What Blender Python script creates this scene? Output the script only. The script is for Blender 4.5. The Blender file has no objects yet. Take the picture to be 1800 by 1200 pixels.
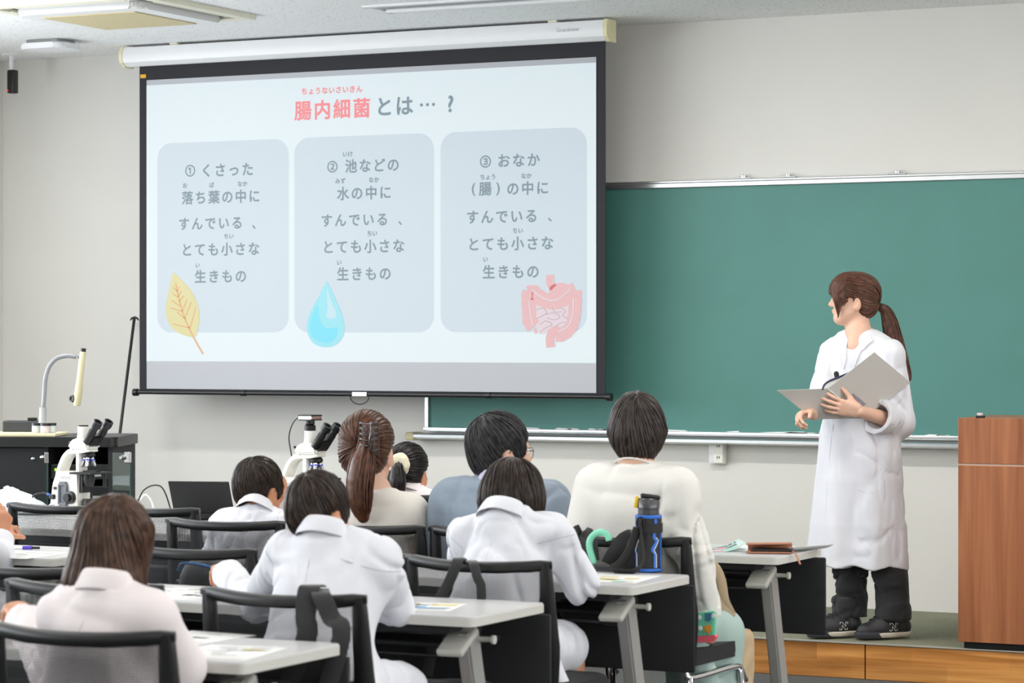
import bpy, bmesh, math, random
import numpy as np
from mathutils import Vector, Matrix, Euler
random.seed(7)
C = bpy.context.scene
COL = C.collection
PI = math.pi

# ---------------------------------------------------------------- camera
F_PX, YAW, EYE = 4700.0, math.radians(26.5), 1.44
cam_d = bpy.data.cameras.new('camera'); cam = bpy.data.objects.new('camera', cam_d); COL.objects.link(cam)
cam.location = (0, 0, EYE); cam.rotation_euler = (PI/2, 0, YAW)
cam_d.sensor_width = 36; cam_d.lens = F_PX/1800*36; cam_d.shift_y = -3/1800
cam_d.clip_start = .05; cam_d.clip_end = 60
cam_d.dof.use_dof = True; cam_d.dof.focus_distance = 11.6; cam_d.dof.aperture_fstop = 7.0
C.camera = cam
CY, SY = math.cos(YAW), math.sin(YAW)
RIGHT = Vector((CY, SY, 0)); FWD = Vector((-SY, CY, 0)); UP = Vector((0, 0, 1))

def at(u, v, Y=None, Z=None, D=None):
    """world point seen at photo pixel (u, v) on the plane Y=, Z= or at depth D= from the camera"""
    d = FWD + RIGHT*((u-900)/F_PX) + UP*((597-v)/F_PX)
    t = Y/d.y if Y is not None else (Z-EYE)/d.z if Z is not None else D
    return Vector((d.x*t, d.y*t, EYE+d.z*t))

# ---------------------------------------------------------------- light of the place and exposure
C.view_settings.view_transform = 'Standard'; C.view_settings.look = 'None'
C.view_settings.exposure = 0.06; C.view_settings.gamma = 1.0; C.view_settings.use_curve_mapping = False
w = bpy.data.worlds.new('sky'); C.world = w; w.use_nodes = True
w.node_tree.nodes['Background'].inputs[0].default_value = (.75, .87, 1, 1)
w.node_tree.nodes['Background'].inputs[1].default_value = 1.5
ROOM = dict(x0=-9.36, x1=3.2, y0=-2.6, y1=12.3, h=3.02)
WIN_Y = [(-.6, 1.8), (2.2, 4.6), (5.0, 7.4), (7.8, 10.6)]
DAYLIGHT, LAMP = 92, 30
def area(name, loc, rot, sx, sy, watts, col):
    l = bpy.data.lights.new(name, 'AREA'); l.shape = 'RECTANGLE'; l.size = sx; l.size_y = sy; l.energy = watts; l.color = col
    o = bpy.data.objects.new(name, l); COL.objects.link(o); o.location = loc; o.rotation_euler = rot
    return o
for y0, y1 in WIN_Y:      # daylight at the row of windows in the left wall
    area('window_daylight', (ROOM['x0']-.02, (y0+y1)/2, 1.75), (0, -PI/2-.35, 0), 1.7, y1-y0-.1, DAYLIGHT, (.93, .97, 1))
    area('window_daylight', (ROOM['x1']+.02, (y0+y1)/2, 1.75), (0, PI/2+.5, 0), 1.7, y1-y0-.1, DAYLIGHT*.62, (1, .97, .93))  # right-wall windows are assumed; this added light tilts up to brighten the ceiling

# ---------------------------------------------------------------- helpers
def S(r, g, b):
    f = lambda c: (c/255)/12.92 if c/255 <= .04045 else ((c/255+.055)/1.055)**2.4
    return (f(r), f(g), f(b), 1)
MATS = {}
def mat(name, col, rough=.5, metal=0, var=0, vscale=8, bump=0, bscale=60, emit=None, estr=1, sheen=0, stretch=(1,1,1), coat=0, trans=0, sss=0):
    if name in MATS: return MATS[name]
    m = bpy.data.materials.new(name); m.use_nodes = True; nt = m.node_tree; b = nt.nodes['Principled BSDF']
    b.inputs['Base Color'].default_value = col; b.inputs['Roughness'].default_value = rough; b.inputs['Metallic'].default_value = metal
    if sheen: b.inputs['Sheen Weight'].default_value = sheen
    if coat: b.inputs['Coat Weight'].default_value = coat
    if trans: b.inputs['Transmission Weight'].default_value = trans
    if sss:
        b.inputs['Subsurface Weight'].default_value = sss; b.inputs['Subsurface Radius'].default_value = (.02, .008, .004); b.inputs['Subsurface Scale'].default_value = .5
    if emit: b.inputs['Emission Color'].default_value = emit; b.inputs['Emission Strength'].default_value = estr
    if var or bump:
        tc = nt.nodes.new('ShaderNodeTexCoord'); mp = nt.nodes.new('ShaderNodeMapping'); mp.inputs['Scale'].default_value = stretch
        nt.links.new(tc.outputs['Object'], mp.inputs[0])
    if var:
        n = nt.nodes.new('ShaderNodeTexNoise'); n.inputs['Scale'].default_value = vscale; n.inputs['Detail'].default_value = 5
        nt.links.new(mp.outputs[0], n.inputs['Vector'])
        r = nt.nodes.new('ShaderNodeValToRGB'); r.color_ramp.elements[0].position = .3; r.color_ramp.elements[1].position = .7
        r.color_ramp.elements[0].color = [c*(1-var) for c in col[:3]]+[1]; r.color_ramp.elements[1].color = [min(1, c*(1+var*.6)) for c in col[:3]]+[1]
        nt.links.new(n.outputs[0], r.inputs[0]); nt.links.new(r.outputs[0], b.inputs['Base Color'])
    if bump:
        n2 = nt.nodes.new('ShaderNodeTexNoise'); n2.inputs['Scale'].default_value = bscale; n2.inputs['Detail'].default_value = 4
        nt.links.new(mp.outputs[0], n2.inputs['Vector'])
        bp = nt.nodes.new('ShaderNodeBump'); bp.inputs['Strength'].default_value = bump; bp.inputs['Distance'].default_value = .01
        nt.links.new(n2.outputs[0], bp.inputs['Height']); nt.links.new(bp.outputs[0], b.inputs['Normal'])
    MATS[name] = m
    return m

def empty(name, loc=(0,0,0), rz=0):
    o = bpy.data.objects.new(name, None); COL.objects.link(o); o.location = loc; o.rotation_euler = (0, 0, rz); o.empty_display_size = .1
    return o
def tag(o, label, cat, group=None):
    o['label'] = label; o['category'] = cat
    if group: o['group'] = group
    return o
def thing(name, label, cat, loc=(0,0,0), rz=0, group=None):
    return tag(empty(name, loc, rz), label, cat, group)
def obj(name, bm, m, parent=None, smooth=None, world=False):
    """link a bmesh as ONE mesh object; world=True: its vertices are in world space, moved into the parent's frame"""
    me = bpy.data.meshes.new(name)
    if isinstance(bm, bmesh.types.BMesh):
        bmesh.ops.recalc_face_normals(bm, faces=bm.faces[:]); bm.to_mesh(me); bm.free()
    else:
        me.from_pydata(*bm); me.update()
    o = bpy.data.objects.new(name, me); COL.objects.link(o)
    for mm in (m if isinstance(m, (list, tuple)) else [m]): me.materials.append(mm)
    if parent: o.parent = parent
    if world and parent:
        r = parent
        M = Matrix.LocRotScale(r.location, r.rotation_euler, None)
        if r.parent: M = Matrix.LocRotScale(r.parent.location, r.parent.rotation_euler, None) @ M
        me.transform(M.inverted())
    if smooth is True:
        me.shade_smooth()
    elif smooth: 
        me.shade_smooth(); me.set_sharp_from_angle(angle=math.radians(smooth))
    return o
def copy_tree(o, parent=None):
    c = o.copy(); COL.objects.link(c)
    if parent: c.parent = parent
    for ch in list(o.children): copy_tree(ch, c)
    return c
def structure(o): o['kind'] = 'structure'; return o

def NB(): return bmesh.new()
def box(bm, c, size, rot=None, bev=0, seg=2):
    r = bmesh.ops.create_cube(bm, size=1); vs = r['verts']
    M = Matrix.Translation(Vector(c)) @ (rot.to_4x4() if rot is not None else Matrix.Identity(4)) @ Matrix.Diagonal((*size, 1))
    bmesh.ops.transform(bm, matrix=M, verts=vs)
    if bev:
        es = list({e for v in vs for e in v.link_edges})
        bmesh.ops.bevel(bm, geom=es, offset=bev, segments=seg, affect='EDGES', profile=.5)
    return bm
def ring_frame(t, up=Vector((0,0,1))):
    t = t.normalized()
    if abs(t.dot(up)) > .95: up = Vector((1,0,0))
    a = t.cross(up).normalized(); return a, a.cross(t).normalized()
def tube(bm, pts, r, n=8, caps=True, flat=1.0, up=Vector((0,0,1))):
    """sweep a round (or flattened) section of radius r (number or list) along pts"""
    pts = [Vector(p) for p in pts]; rings = []
    a = None
    for i, p in enumerate(pts):
        t = (pts[min(i+1, len(pts)-1)] - pts[max(i-1, 0)])
        if t.length < 1e-9: t = Vector((0,0,1))
        t.normalize()
        if a is None: a, b = ring_frame(t, up)
        else:
            a = (a - t*a.dot(t))
            if a.length < 1e-6: a, b = ring_frame(t, up)
            a.normalize(); b = a.cross(t).normalized()
        ri = r[i] if isinstance(r, (list, tuple)) else r
        rings.append([bm.verts.new(p + a*math.cos(k*2*PI/n)*ri + b*math.sin(k*2*PI/n)*ri*flat) for k in range(n)])
    for i in range(len(rings)-1):
        for k in range(n):
            bm.faces.new((rings[i][k], rings[i][(k+1)%n], rings[i+1][(k+1)%n], rings[i+1][k]))
    if caps and n > 2:
        bm.faces.new(rings[0][::-1]); bm.faces.new(rings[-1])
    return bm
def smooth_path(pts, n=6):
    """Catmull-Rom through pts"""
    P = [Vector(p) for p in pts]; P = [P[0]*2-P[1]] + P + [P[-1]*2-P[-2]]; out = []
    for i in range(1, len(P)-2):
        for k in range(n):
            t = k/n
            out.append(.5*((2*P[i]) + (P[i+1]-P[i-1])*t + (2*P[i-1]-5*P[i]+4*P[i+1]-P[i+2])*t*t + (3*P[i]-P[i-1]-3*P[i+1]+P[i+2])*t**3))
    out.append(P[-2]); return out
def lathe(bm, prof, c=(0,0,0), axis=Vector((0,0,1)), n=24):
    """revolve (radius, height) pairs round an axis"""
    axis = Vector(axis).normalized(); a, b = ring_frame(axis); c = Vector(c); rings = []
    for r, z in prof:
        rings.append([bm.verts.new(c + axis*z + (a*math.cos(k*2*PI/n) + b*math.sin(k*2*PI/n))*max(r, 1e-5)) for k in range(n)])
    for i in range(len(rings)-1):
        for k in range(n):
            bm.faces.new((rings[i][k], rings[i][(k+1)%n], rings[i+1][(k+1)%n], rings[i+1][k]))
    bm.faces.new(rings[0][::-1]); bm.faces.new(rings[-1])
    return bm
def prism(bm, poly, ex):
    """closed polygon of 3-D points extruded by vector ex"""
    a = [bm.verts.new(Vector(p)) for p in poly]; b = [bm.verts.new(Vector(p)+Vector(ex)) for p in poly]; n = len(a)
    bm.faces.new(a[::-1]); bm.faces.new(b)
    for i in range(n): bm.faces.new((a[i], a[(i+1)%n], b[(i+1)%n], b[i]))
    return bm
def rrect(x0, x1, z0, z1, r, n=6):
    out = []
    for cx, cz, a0 in ((x1-r, z1-r, 0), (x0+r, z1-r, 90), (x0+r, z0+r, 180), (x1-r, z0+r, 270)):
        for k in range(n+1):
            a = math.radians(a0 + 90*k/n); out.append((cx+r*math.cos(a), cz+r*math.sin(a)))
    return out

# ---------------------------------------------------------------- materials
def speckle_mat():
    m = mat('ceiling_board', S(238,240,240), .9); nt = m.node_tree; b = nt.nodes['Principled BSDF']
    tc = nt.nodes.new('ShaderNodeTexCoord'); v = nt.nodes.new('ShaderNodeTexVoronoi'); v.inputs['Scale'].default_value = 46
    n = nt.nodes.new('ShaderNodeTexNoise'); n.inputs['Scale'].default_value = 110; n.inputs['Detail'].default_value = 3
    nt.links.new(tc.outputs['Object'], v.inputs['Vector']); nt.links.new(tc.outputs['Object'], n.inputs['Vector'])
    md = nt.nodes.new('ShaderNodeMath'); md.operation = 'SUBTRACT'; md.inputs[1].default_value = .5; nt.links.new(n.outputs[0], md.inputs[0])
    ad = nt.nodes.new('ShaderNodeMath'); ad.operation = 'MULTIPLY_ADD'; ad.inputs[1].default_value = 1.1; nt.links.new(md.outputs[0], ad.inputs[0]); nt.links.new(v.outputs['Distance'], ad.inputs[2])
    r = nt.nodes.new('ShaderNodeValToRGB'); r.color_ramp.elements[0].position = .10; r.color_ramp.elements[1].position = .17
    r.color_ramp.elements[0].color = S(158,158,150); r.color_ramp.elements[1].color = S(240,241,241)
    nt.links.new(ad.outputs[0], r.inputs[0]); nt.links.new(r.outputs[0], b.inputs['Base Color'])
    return m
def wood_mat(name, c1, c2, c3, axis, scale, rough=.4, blocks=None):
    """streaky wood with the grain along an axis; blocks = butcher-block staves"""
    m = mat(name, c1, rough); nt = m.node_tree; b = nt.nodes['Principled BSDF']; L = nt.links.new
    tc = nt.nodes.new('ShaderNodeTexCoord'); mp = nt.nodes.new('ShaderNodeMapping'); s = [scale]*3; s[axis] = scale*.05; mp.inputs['Scale'].default_value = s
    L(tc.outputs['Object'], mp.inputs[0])
    n = nt.nodes.new('ShaderNodeTexNoise'); n.inputs['Scale'].default_value = 1; n.inputs['Detail'].default_value = 8; n.inputs['Distortion'].default_value = .6; L(mp.outputs[0], n.inputs['Vector'])
    r = nt.nodes.new('ShaderNodeValToRGB'); e = r.color_ramp.elements; e[0].position = .3; e[0].color = c1; e[1].position = .72; e[1].color = c2
    k = e.new(.5); k.color = c3; L(n.outputs[0], r.inputs[0]); out = r.outputs[0]
    if blocks:
        sx, sz = blocks
        mp2 = nt.nodes.new('ShaderNodeMapping'); mp2.inputs['Rotation'].default_value = (PI/2, 0, 0); L(tc.outputs['Object'], mp2.inputs[0])
        br = nt.nodes.new('ShaderNodeTexBrick'); br.inputs['Scale'].default_value = 1; br.inputs['Brick Width'].default_value = sx; br.inputs['Row Height'].default_value = sz; br.inputs['Mortar Size'].default_value = 0
        br.inputs['Color1'].default_value = (.62,.6,.58,1); br.inputs['Color2'].default_value = (1.25,1.25,1.25,1); br.offset = .37
        L(mp2.outputs[0], br.inputs['Vector'])
        mx = nt.nodes.new('ShaderNodeMix'); mx.data_type = 'RGBA'; mx.blend_type = 'MULTIPLY'; mx.inputs[0].default_value = .8
        L(out, mx.inputs[6]); L(br.outputs[0], mx.inputs[7]); out = mx.outputs[2]
    L(out, b.inputs['Base Color'])
    return m
def mesh_fabric():
    """black chair mesh: real holes in a staggered dot pattern"""
    m = mat('chair_mesh', S(22,23,25), .6); nt = m.node_tree; b = nt.nodes['Principled BSDF']; L = nt.links.new
    tc = nt.nodes.new('ShaderNodeTexCoord'); sp = nt.nodes.new('ShaderNodeSeparateXYZ'); L(tc.outputs['UV'], sp.inputs[0])
    def trig(src, k, op='SINE'):
        mu = nt.nodes.new('ShaderNodeMath'); mu.operation = 'MULTIPLY'; mu.inputs[1].default_value = k; L(src, mu.inputs[0])
        s_ = nt.nodes.new('ShaderNodeMath'); s_.operation = op; L(mu.outputs[0], s_.inputs[0]); return s_.outputs[0]
    mu = nt.nodes.new('ShaderNodeMath'); mu.operation = 'MULTIPLY'; L(trig(sp.outputs[0], 2*PI/.0085), mu.inputs[0]); L(trig(sp.outputs[1], 2*PI/.0085), mu.inputs[1])
    gt = nt.nodes.new('ShaderNodeMath'); gt.operation = 'GREATER_THAN'; gt.inputs[1].default_value = .40; 
    ab = nt.nodes.new('ShaderNodeMath'); ab.operation = 'ABSOLUTE'; L(mu.outputs[0], ab.inputs[0]); L(ab.outputs[0], gt.inputs[0])
    tr = nt.nodes.new('ShaderNodeBsdfTransparent'); mx = nt.nodes.new('ShaderNodeMixShader')
    L(gt.outputs[0], mx.inputs[0]); L(b.outputs[0], mx.inputs[1]); L(tr.outputs[0], mx.inputs[2]); L(mx.outputs[0], nt.nodes['Material Output'].inputs[0])
    return m
def glass_mat(name, tint=(.9,1,.97,1), w=.12):
    m = mat(name, tint, .02); nt = m.node_tree; L = nt.links.new
    tr = nt.nodes.new('ShaderNodeBsdfTransparent'); tr.inputs[0].default_value = tint
    gl = nt.nodes.new('ShaderNodeBsdfGlossy'); gl.inputs['Roughness'].default_value = .03
    mx = nt.nodes.new('ShaderNodeMixShader'); mx.inputs[0].default_value = w
    L(tr.outputs[0], mx.inputs[1]); L(gl.outputs[0], mx.inputs[2]); L(mx.outputs[0], nt.nodes['Material Output'].inputs[0])
    return m
M_wall = mat('wall_paint', S(228,226,221), .85, var=.015, vscale=3, bump=.06, bscale=180)
M_ceil = speckle_mat()
M_floor = mat('floor_carpet', S(80,84,84), .95, var=.25, vscale=60, bump=.4, bscale=300)
M_stage = mat('stage_carpet', S(134,135,114), .95, var=.22, vscale=90, bump=.4, bscale=300)
M_stagewood = wood_mat('stage_wood', S(164,106,48), S(220,164,94), S(198,136,72), 0, 26, .35, (.42, .075))
M_lectern = wood_mat('lectern_wood', S(128,76,46), S(178,116,78), S(158,98,64), 2, 22, .35)
M_board = mat('chalkboard_green', S(82,138,130), .55, var=.06, vscale=2.2, bump=.02)
M_alu = mat('aluminium', S(205,207,208), .28, .85, var=.03, vscale=20)
M_white = mat('white_plastic', S(232,233,234), .4, var=.01)
M_offw = mat('cream_plastic', S(226,218,178), .45, var=.03)
M_cream2 = mat('ivory_housing', S(234,231,212), .5, var=.02)
M_black = mat('black_plastic', S(19,19,21), .38, var=.1, vscale=30)
M_blackm = mat('black_matte', S(30,31,34), .7, var=.12, vscale=20)
M_desk = mat('desk_laminate', S(218,218,218), .25, var=.01, vscale=5)
M_deskedge = mat('desk_edge', S(206,205,199), .45, var=.02)
M_grey = mat('grey_metal', S(172,172,170), .42, .35, var=.03)
M_greyl = mat('light_grey_arm', S(196,195,187), .45, var=.02)
M_chrome = mat('chrome', S(220,220,222), .12, 1)
M_mesh = mesh_fabric()
M_glass = glass_mat('door_glass', (.86,.97,.93,1))
M_wglass = glass_mat('window_glass', (1,1,1,1), .06)
M_screenfab = mat('screen_fabric', S(178,180,186), .8, bump=.02, bscale=400)
M_screenblk = mat('screen_border', S(30,31,36), .75, var=.08)
M_paper = mat('paper_white', S(244,244,242), .7, var=.02)
# ================================================================ THE SETTING
R = ROOM
bm = NB(); box(bm, ((R['x0']+R['x1'])/2, (R['y0']+R['y1'])/2, -.05), (R['x1']-R['x0']+.4, R['y1']-R['y0']+.4, .1)); structure(obj('floor', bm, M_floor))
bm = NB(); box(bm, ((R['x0']+R['x1'])/2, (R['y0']+R['y1'])/2, R['h']+.05), (R['x1']-R['x0']+.4, R['y1']-R['y0']+.4, .1)); structure(obj('ceiling', bm, M_ceil))
bm = NB(); box(bm, ((R['x0']+R['x1'])/2, R['y1']+.05, R['h']/2), (R['x1']-R['x0']+.4, .1, R['h'])); structure(obj('wall_front', bm, M_wall))
bm = NB(); box(bm, ((R['x0']+R['x1'])/2, R['y0']-.05, R['h']/2), (R['x1']-R['x0']+.4, .1, R['h'])); structure(obj('wall_back', bm, M_wall))
def side_wall(name, x, wn):
    bm = NB(); ys = [R['y0']]
    for y0, y1 in WIN_Y: ys += [y0, y1]
    ys.append(R['y1'])
    for i in range(0, len(ys), 2): box(bm, (x, (ys[i]+ys[i+1])/2, R['h']/2), (.1, ys[i+1]-ys[i], R['h']))
    for y0, y1 in WIN_Y:
        box(bm, (x, (y0+y1)/2, .45), (.1, y1-y0, .9)); box(bm, (x, (y0+y1)/2, (2.62+R['h'])/2), (.1, y1-y0, R['h']-2.62))
    structure(obj(name, bm, M_wall))
    for y0, y1 in WIN_Y:
        bm = NB(); c = (y0+y1)/2
        for z in (.93, 2.59): box(bm, (x, c, z), (.12, y1-y0, .06), bev=.005)
        for y in (y0+.03, c, y1-.03): box(bm, (x, y, 1.76), (.12, .05, 1.66), bev=.005)
        f = structure(obj(f'window_{wn}', bm, M_alu)); wn += 1
        bm = NB(); box(bm, (x, c, 1.76), (.006, y1-y0-.05, 1.62)); obj('pane', bm, M_wglass, f)
side_wall('wall_left', R['x0']-.05, 1); side_wall('wall_right', R['x1']+.05, 5)

# the low stage along the front wall
SX0, SX1, SY0, SZ = -6.35, 2.0, 10.82, .15
bm = NB(); box(bm, ((SX0+SX1)/2, (SY0+.02+R['y1'])/2, SZ/2-.003), (SX1-SX0, R['y1']-SY0-.02, SZ-.006)); structure(obj('floor_stage', bm, M_stage))
bm = NB()
x = SX0
for k in range(6):                       # boards of the step face, butted with narrow dark joints
    e = [-5.2, -3.72, -2.4, -1.1, .5, SX1][k]
    box(bm, ((x+e)/2, SY0+.008, SZ/2-.001), (e-x-.006, .024, SZ-.004), bev=.002); x = e
structure(obj('trim_1', bm, M_stagewood))
bm = NB(); box(bm, ((SX0+SX1)/2, SY0+.005, SZ+.001), (SX1-SX0, .03, .006), bev=.002); structure(obj('trim_2', bm, mat('edge_strip', S(150,148,138), .5)))

# ---- ceiling cassette air conditioner
cx, cy = -7.40, 10.63
t = thing('ceiling_air_conditioner', 'ivory square cassette air conditioner recessed in the speckled ceiling', 'air conditioner', (cx, cy, 3.02))
bm = NB()
for sx, sy, wx, wy in ((0,1,.95,.06),(0,-1,.95,.06),(1,0,.06,.83),(-1,0,.06,.83)): box(bm, (sx*.445, sy*.445, -.008), (wx, wy, .03), bev=.006)
obj('frame', bm, M_cream2, t)
bm = NB(); box(bm, (0,0,-.001), (.84,.84,.008)); obj('duct_opening', bm, mat('duct_dark', S(60,56,42), .8), t)
bm = NB(); prism(bm, [(x,y,-.05) for x,y in rrect(-.365,.365,-.365,.365,.07)], (0,0,.045)); bmesh.ops.bevel(bm, geom=bm.edges[:], offset=.012, segments=2, affect='EDGES'); obj('panel', bm, M_white, t, 40)
bm = NB(); box(bm, (0,0,-.052), (.53,.53,.006), bev=.002)
obj('grille', bm, mat('grille_tan', S(206,192,150), .6, var=.12, vscale=120), t)
for k,(a,b_) in enumerate(((0,1),(0,-1),(1,0),(-1,0))):
    bm = NB(); box(bm, (a*.405, b_*.405, -.02), (.62 if b_ else .012, .62 if a else .012, .006), bev=.002); obj('louver', bm, M_cream2, t)

# ---- wireless access point and hanging sensor camera
p = at(89, 78, Z=3.0)
t = thing('ceiling_access_point', 'white rounded wireless unit on the ceiling left of the projection screen', 'wireless device', (p.x, p.y, 3.02))
bm = NB(); prism(bm, [(x,y,-.05) for x,y in rrect(-.14,.14,-.11,.11,.05)], (0,0,.03)); bmesh.ops.bevel(bm, geom=bm.edges[:], offset=.008, segments=3, affect='EDGES'); obj('cover', bm, M_white, t, 40)
bm = NB(); box(bm, (0,0,-.012), (.2,.16,.024), bev=.004); obj('mount', bm, M_grey, t)
p = at(15, 95, Z=3.02)
t = thing('ceiling_camera', 'small black camera hanging on a white pole in the left ceiling corner', 'camera', (p.x+.02, p.y, 3.02))
bm = NB(); tube(bm, [(0,0,-.002),(0,0,-.1)], .013, 12); lathe(bm, [(.0,0),(.055,0),(.05,-.01),(.0,-.012)]); obj('pole', bm, M_white, t, 40)
bm = NB(); box(bm, (.012,-.005,-.155), (.045,.05,.13), bev=.008, seg=3); obj('camera_body', bm, M_black, t, 40)
bm = NB(); lathe(bm, [(.004,0),(.003,.003)], (-.002,-.031,-.205), (0,-1,0), 10); obj('indicator_light', bm, mat('red_led', S(255,40,30), .4, emit=S(255,30,20), estr=2), t)

# ---- ceiling lamps (recessed troffers); the row over the screen is switched off for the show
def lamp_fixture(x, y, on, power, label):
    t = thing('ceiling_lamp', label, 'ceiling lamp', (x, y, 3.02), 0, 'recessed ceiling lamps')
    bm = NB()
    for sy in (-1, 1): box(bm, (0, sy*.125, -.004), (1.32, .03, .012), bev=.002)
    for sx in (-1, 1): box(bm, (sx*.645, 0, -.004), (.03, .25, .012), bev=.002)
    obj('frame', bm, M_white, t)
    bm = NB(); box(bm, (0, 0, -.0008), (1.26, .22, .002)); 
    obj('reflector', bm, M_lamp_off if not on else M_lamp_on, t)
    bm = NB(); tube(bm, [(-.6,0,-.014),(.6,0,-.014)], .011, 12); obj('lamp_tube', bm, M_tube_on if on else M_white, t, 40)
    if on: 
        a = area('lamp_light', (0, 0, -.03), (0, 0, 0), 1.2, .2, LAMP*power, (1, .965, .91)); a.parent = t
M_lamp_off = mat('lamp_reflector', S(188,190,190), .25, .6)
M_lamp_on = mat('lamp_reflector_lit', S(235,235,235), .4)
M_tube_on = mat('lamp_tube_lit', S(255,255,250), .4, emit=(1,.96,.9,1), estr=4)
lamp_fixture(-5.62, 11.14, False, True, 'recessed ceiling lamp switched off above the projection screen')
for y, pw_ in ((9.85, 1), (7.4, .55), (4.9, .5), (2.4, .45), (-.1, .5)):
    for x in (-7.7, -5.0, -2.3, .6): lamp_fixture(x, y, True, pw_, 'lit recessed ceiling lamp above the rows of desks')

# ---- chalkboard
bx0, bx1, bz0, bz1 = at(757, 755, Y=12.28).x, -1.6, .985, 2.195
t = thing('chalkboard', 'large green chalkboard with aluminium frame on the front wall', 'chalkboard', ((bx0+bx1)/2, 12.3, bz0))
hw = (bx1-bx0)/2
bm = NB(); box(bm, (0, -.02, .605), (2*hw, .028, 1.21)); obj('writing_surface', bm, M_board, t)
bm = NB(); box(bm, (0, -.025, 1.222), (2*hw+.05, .045, .026), bev=.004); box(bm, (0, -.02, 1.24), (2*hw+.05, .03, .012), bev=.003); obj('top_rail', bm, M_alu, t)
for s_ in (-1, 1):
    bm = NB(); box(bm, (s_*(hw+.012), -.024, .6), (.026, .044, 1.24), bev=.004); obj('side_rail', bm, M_alu, t)
bm = NB(); box(bm, (-.0, -.03, -.01), (2*hw+.05, .055, .022), bev=.004); prism(bm, [(-hw-.06, y, z) for y, z in ((-.01,-.03),(-.105,-.03),(-.115,-.036),(-.115,-.05),(-.105,-.056),(-.06,-.062),(-.01,-.062))], (2*hw+.1,0,0)); obj('chalk_tray', bm, M_alu, t, 30)
for s_ in (-1, 1):
    bm = NB(); box(bm, (s_*(hw+.075) - .0, -.06, -.046), (.05, .115, .042), bev=.008); obj('tray_end_cap', bm, mat('end_cap_brass', S(186,176,140), .45), t)
for u in (1307, 1385, 1577):
    p = at(u, 320, Y=12.28); bm = NB(); box(bm, (0,0,.004), (.09,.02,.006), bev=.002); lathe(bm, [(.012,.006),(.012,.018),(.004,.022)], (0,0,0), n=12)
    hk = obj('rail_hook', bm, M_alu, t); hk.location = (p.x-t.location.x, -.02, 1.246)
bm = NB()
for k in range(26):                        # chalk dust caught along the foot of the board
    a = random.uniform(-hw+.1, hw-.1); l = random.uniform(.04, .3); prism(bm, [(a,-.0345,.0),(a+l,-.0345,.0),(a+l*.9,-.0345,random.uniform(.003,.009)),(a+l*.2,-.0345,random.uniform(.003,.009))], (0,-.0008,0))
d_ = obj('chalk_dust', bm, M_paper, t); d_['kind'] = 'stuff'

# ---- wall outlet
p0 = at(1262, 793, Y=12.28)
t = thing('wall_outlet', 'white surface mounted double socket below the chalk tray', 'outlet', (p0.x, 12.3, p0.z))
bm = NB(); box(bm, (0,-.02,0), (.085,.04,.125), bev=.006); obj('outlet_box', bm, M_white, t, 40)
bm = NB(); box(bm, (0.012,-.043,0), (.05,.008,.115), bev=.003); obj('outlet_plate', bm, mat('outlet_ivory', S(238,236,226), .35), t)
for z in (-.028, .028):
    bm = NB(); box(bm, (.007,-.0475,z), (.003,.003,.014)); box(bm, (.018,-.0475,z), (.003,.003,.012)); obj('socket', bm, M_black, t)

# ---- projection screen
SYP = 11.95
tl, tr, br, bl = at(245,118,Y=SYP), at(1064,73,Y=SYP), at(1064,708,Y=SYP), at(245,700,Y=SYP)
sx0, sx1, sz0, sz1 = (tl.x+bl.x)/2, (tr.x+br.x)/2, 1.155, 2.93
t = thing('projection_screen', 'large pull-down projection screen with black border hanging from the ceiling', 'projection screen', ((sx0+sx1)/2, SYP, sz0))
L0 = t.location.copy()
hw = (sx1-sx0)/2
bm = NB(); box(bm, (0, .003, (sz1-sz0)/2), (2*hw, .003, sz1-sz0)); obj('border', bm, M_screenblk, t)
wl, wr = at(258,400,Y=SYP).x-L0.x, at(1048,400,Y=SYP).x-L0.x
wz1, wz0 = at(1048,100,Y=SYP).z-sz0, at(1048,690.5,Y=SYP).z-sz0
bm = NB(); box(bm, ((wl+wr)/2, .0005, (wz0+wz1)/2), (wr-wl, .003, wz1-wz0)); obj('screen_fabric', bm, M_screenfab, t)
bm = NB(); zc = sz1-sz0+.025
prof = [(-.05,-.03),(-.058,-.012),(-.058,.02),(-.045,.05),(.05,.05),(.05,-.05),(-.02,-.05)]
prism(bm, [(at(224,90,Y=SYP).x-L0.x, y, zc+z) for y,z in prof], (at(1072,50,Y=SYP).x-at(224,90,Y=SYP).x, 0, 0))
hs = obj('housing', bm, M_white, t, 30)
for sx, u in ((-1,224),(1,1070)):
    bm = NB(); xx = at(u,60,Y=SYP).x-L0.x; prism(bm, [(xx-.004 if sx>0 else xx-.014, y*1.06, zc+z*1.08) for y,z in prof], (.02,0,0)); obj('housing_end_cap', bm, M_offw, hs, 30)
for u in (310, 975):
    bm = NB(); box(bm, (at(u,40,Y=SYP).x-L0.x, 0, zc+.055), (.05,.06,.02), bev=.003); obj('ceiling_bracket', bm, M_cream2, t)
bm = NB(); tube(bm, [(-hw-.02,0,.005),(hw+.02,0,.005)], .012, 14)
for u in (428, 858): 
    xx = at(u,702,Y=SYP).x-L0.x; tube(bm, [(xx-.015,0,.005),(xx+.015,0,.005)], .016, 14)
bb = obj('bottom_bar', bm, M_black, t, 40)
for s_ in (-1,1):
    bm = NB(); tube(bm, [(s_*(hw+.01),0,.003),(s_*(hw+.035),0,.003)], .02, 14); obj('bar_end_cap', bm, M_black, bb, 40)
xx = at(634,703,Y=SYP).x-L0.x
bm = NB(); box(bm, (xx,-.014,.006), (.085,.004,.022), bev=.001); obj('bar_tag', bm, M_white, bb)
bm = NB(); tube(bm, [(xx+.055*math.cos(a),-.012,-.006+.04*math.sin(a)) for a in np.linspace(-PI,0,17)], .0028, 8); obj('pull_loop', bm, M_black, bb, True)
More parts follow.
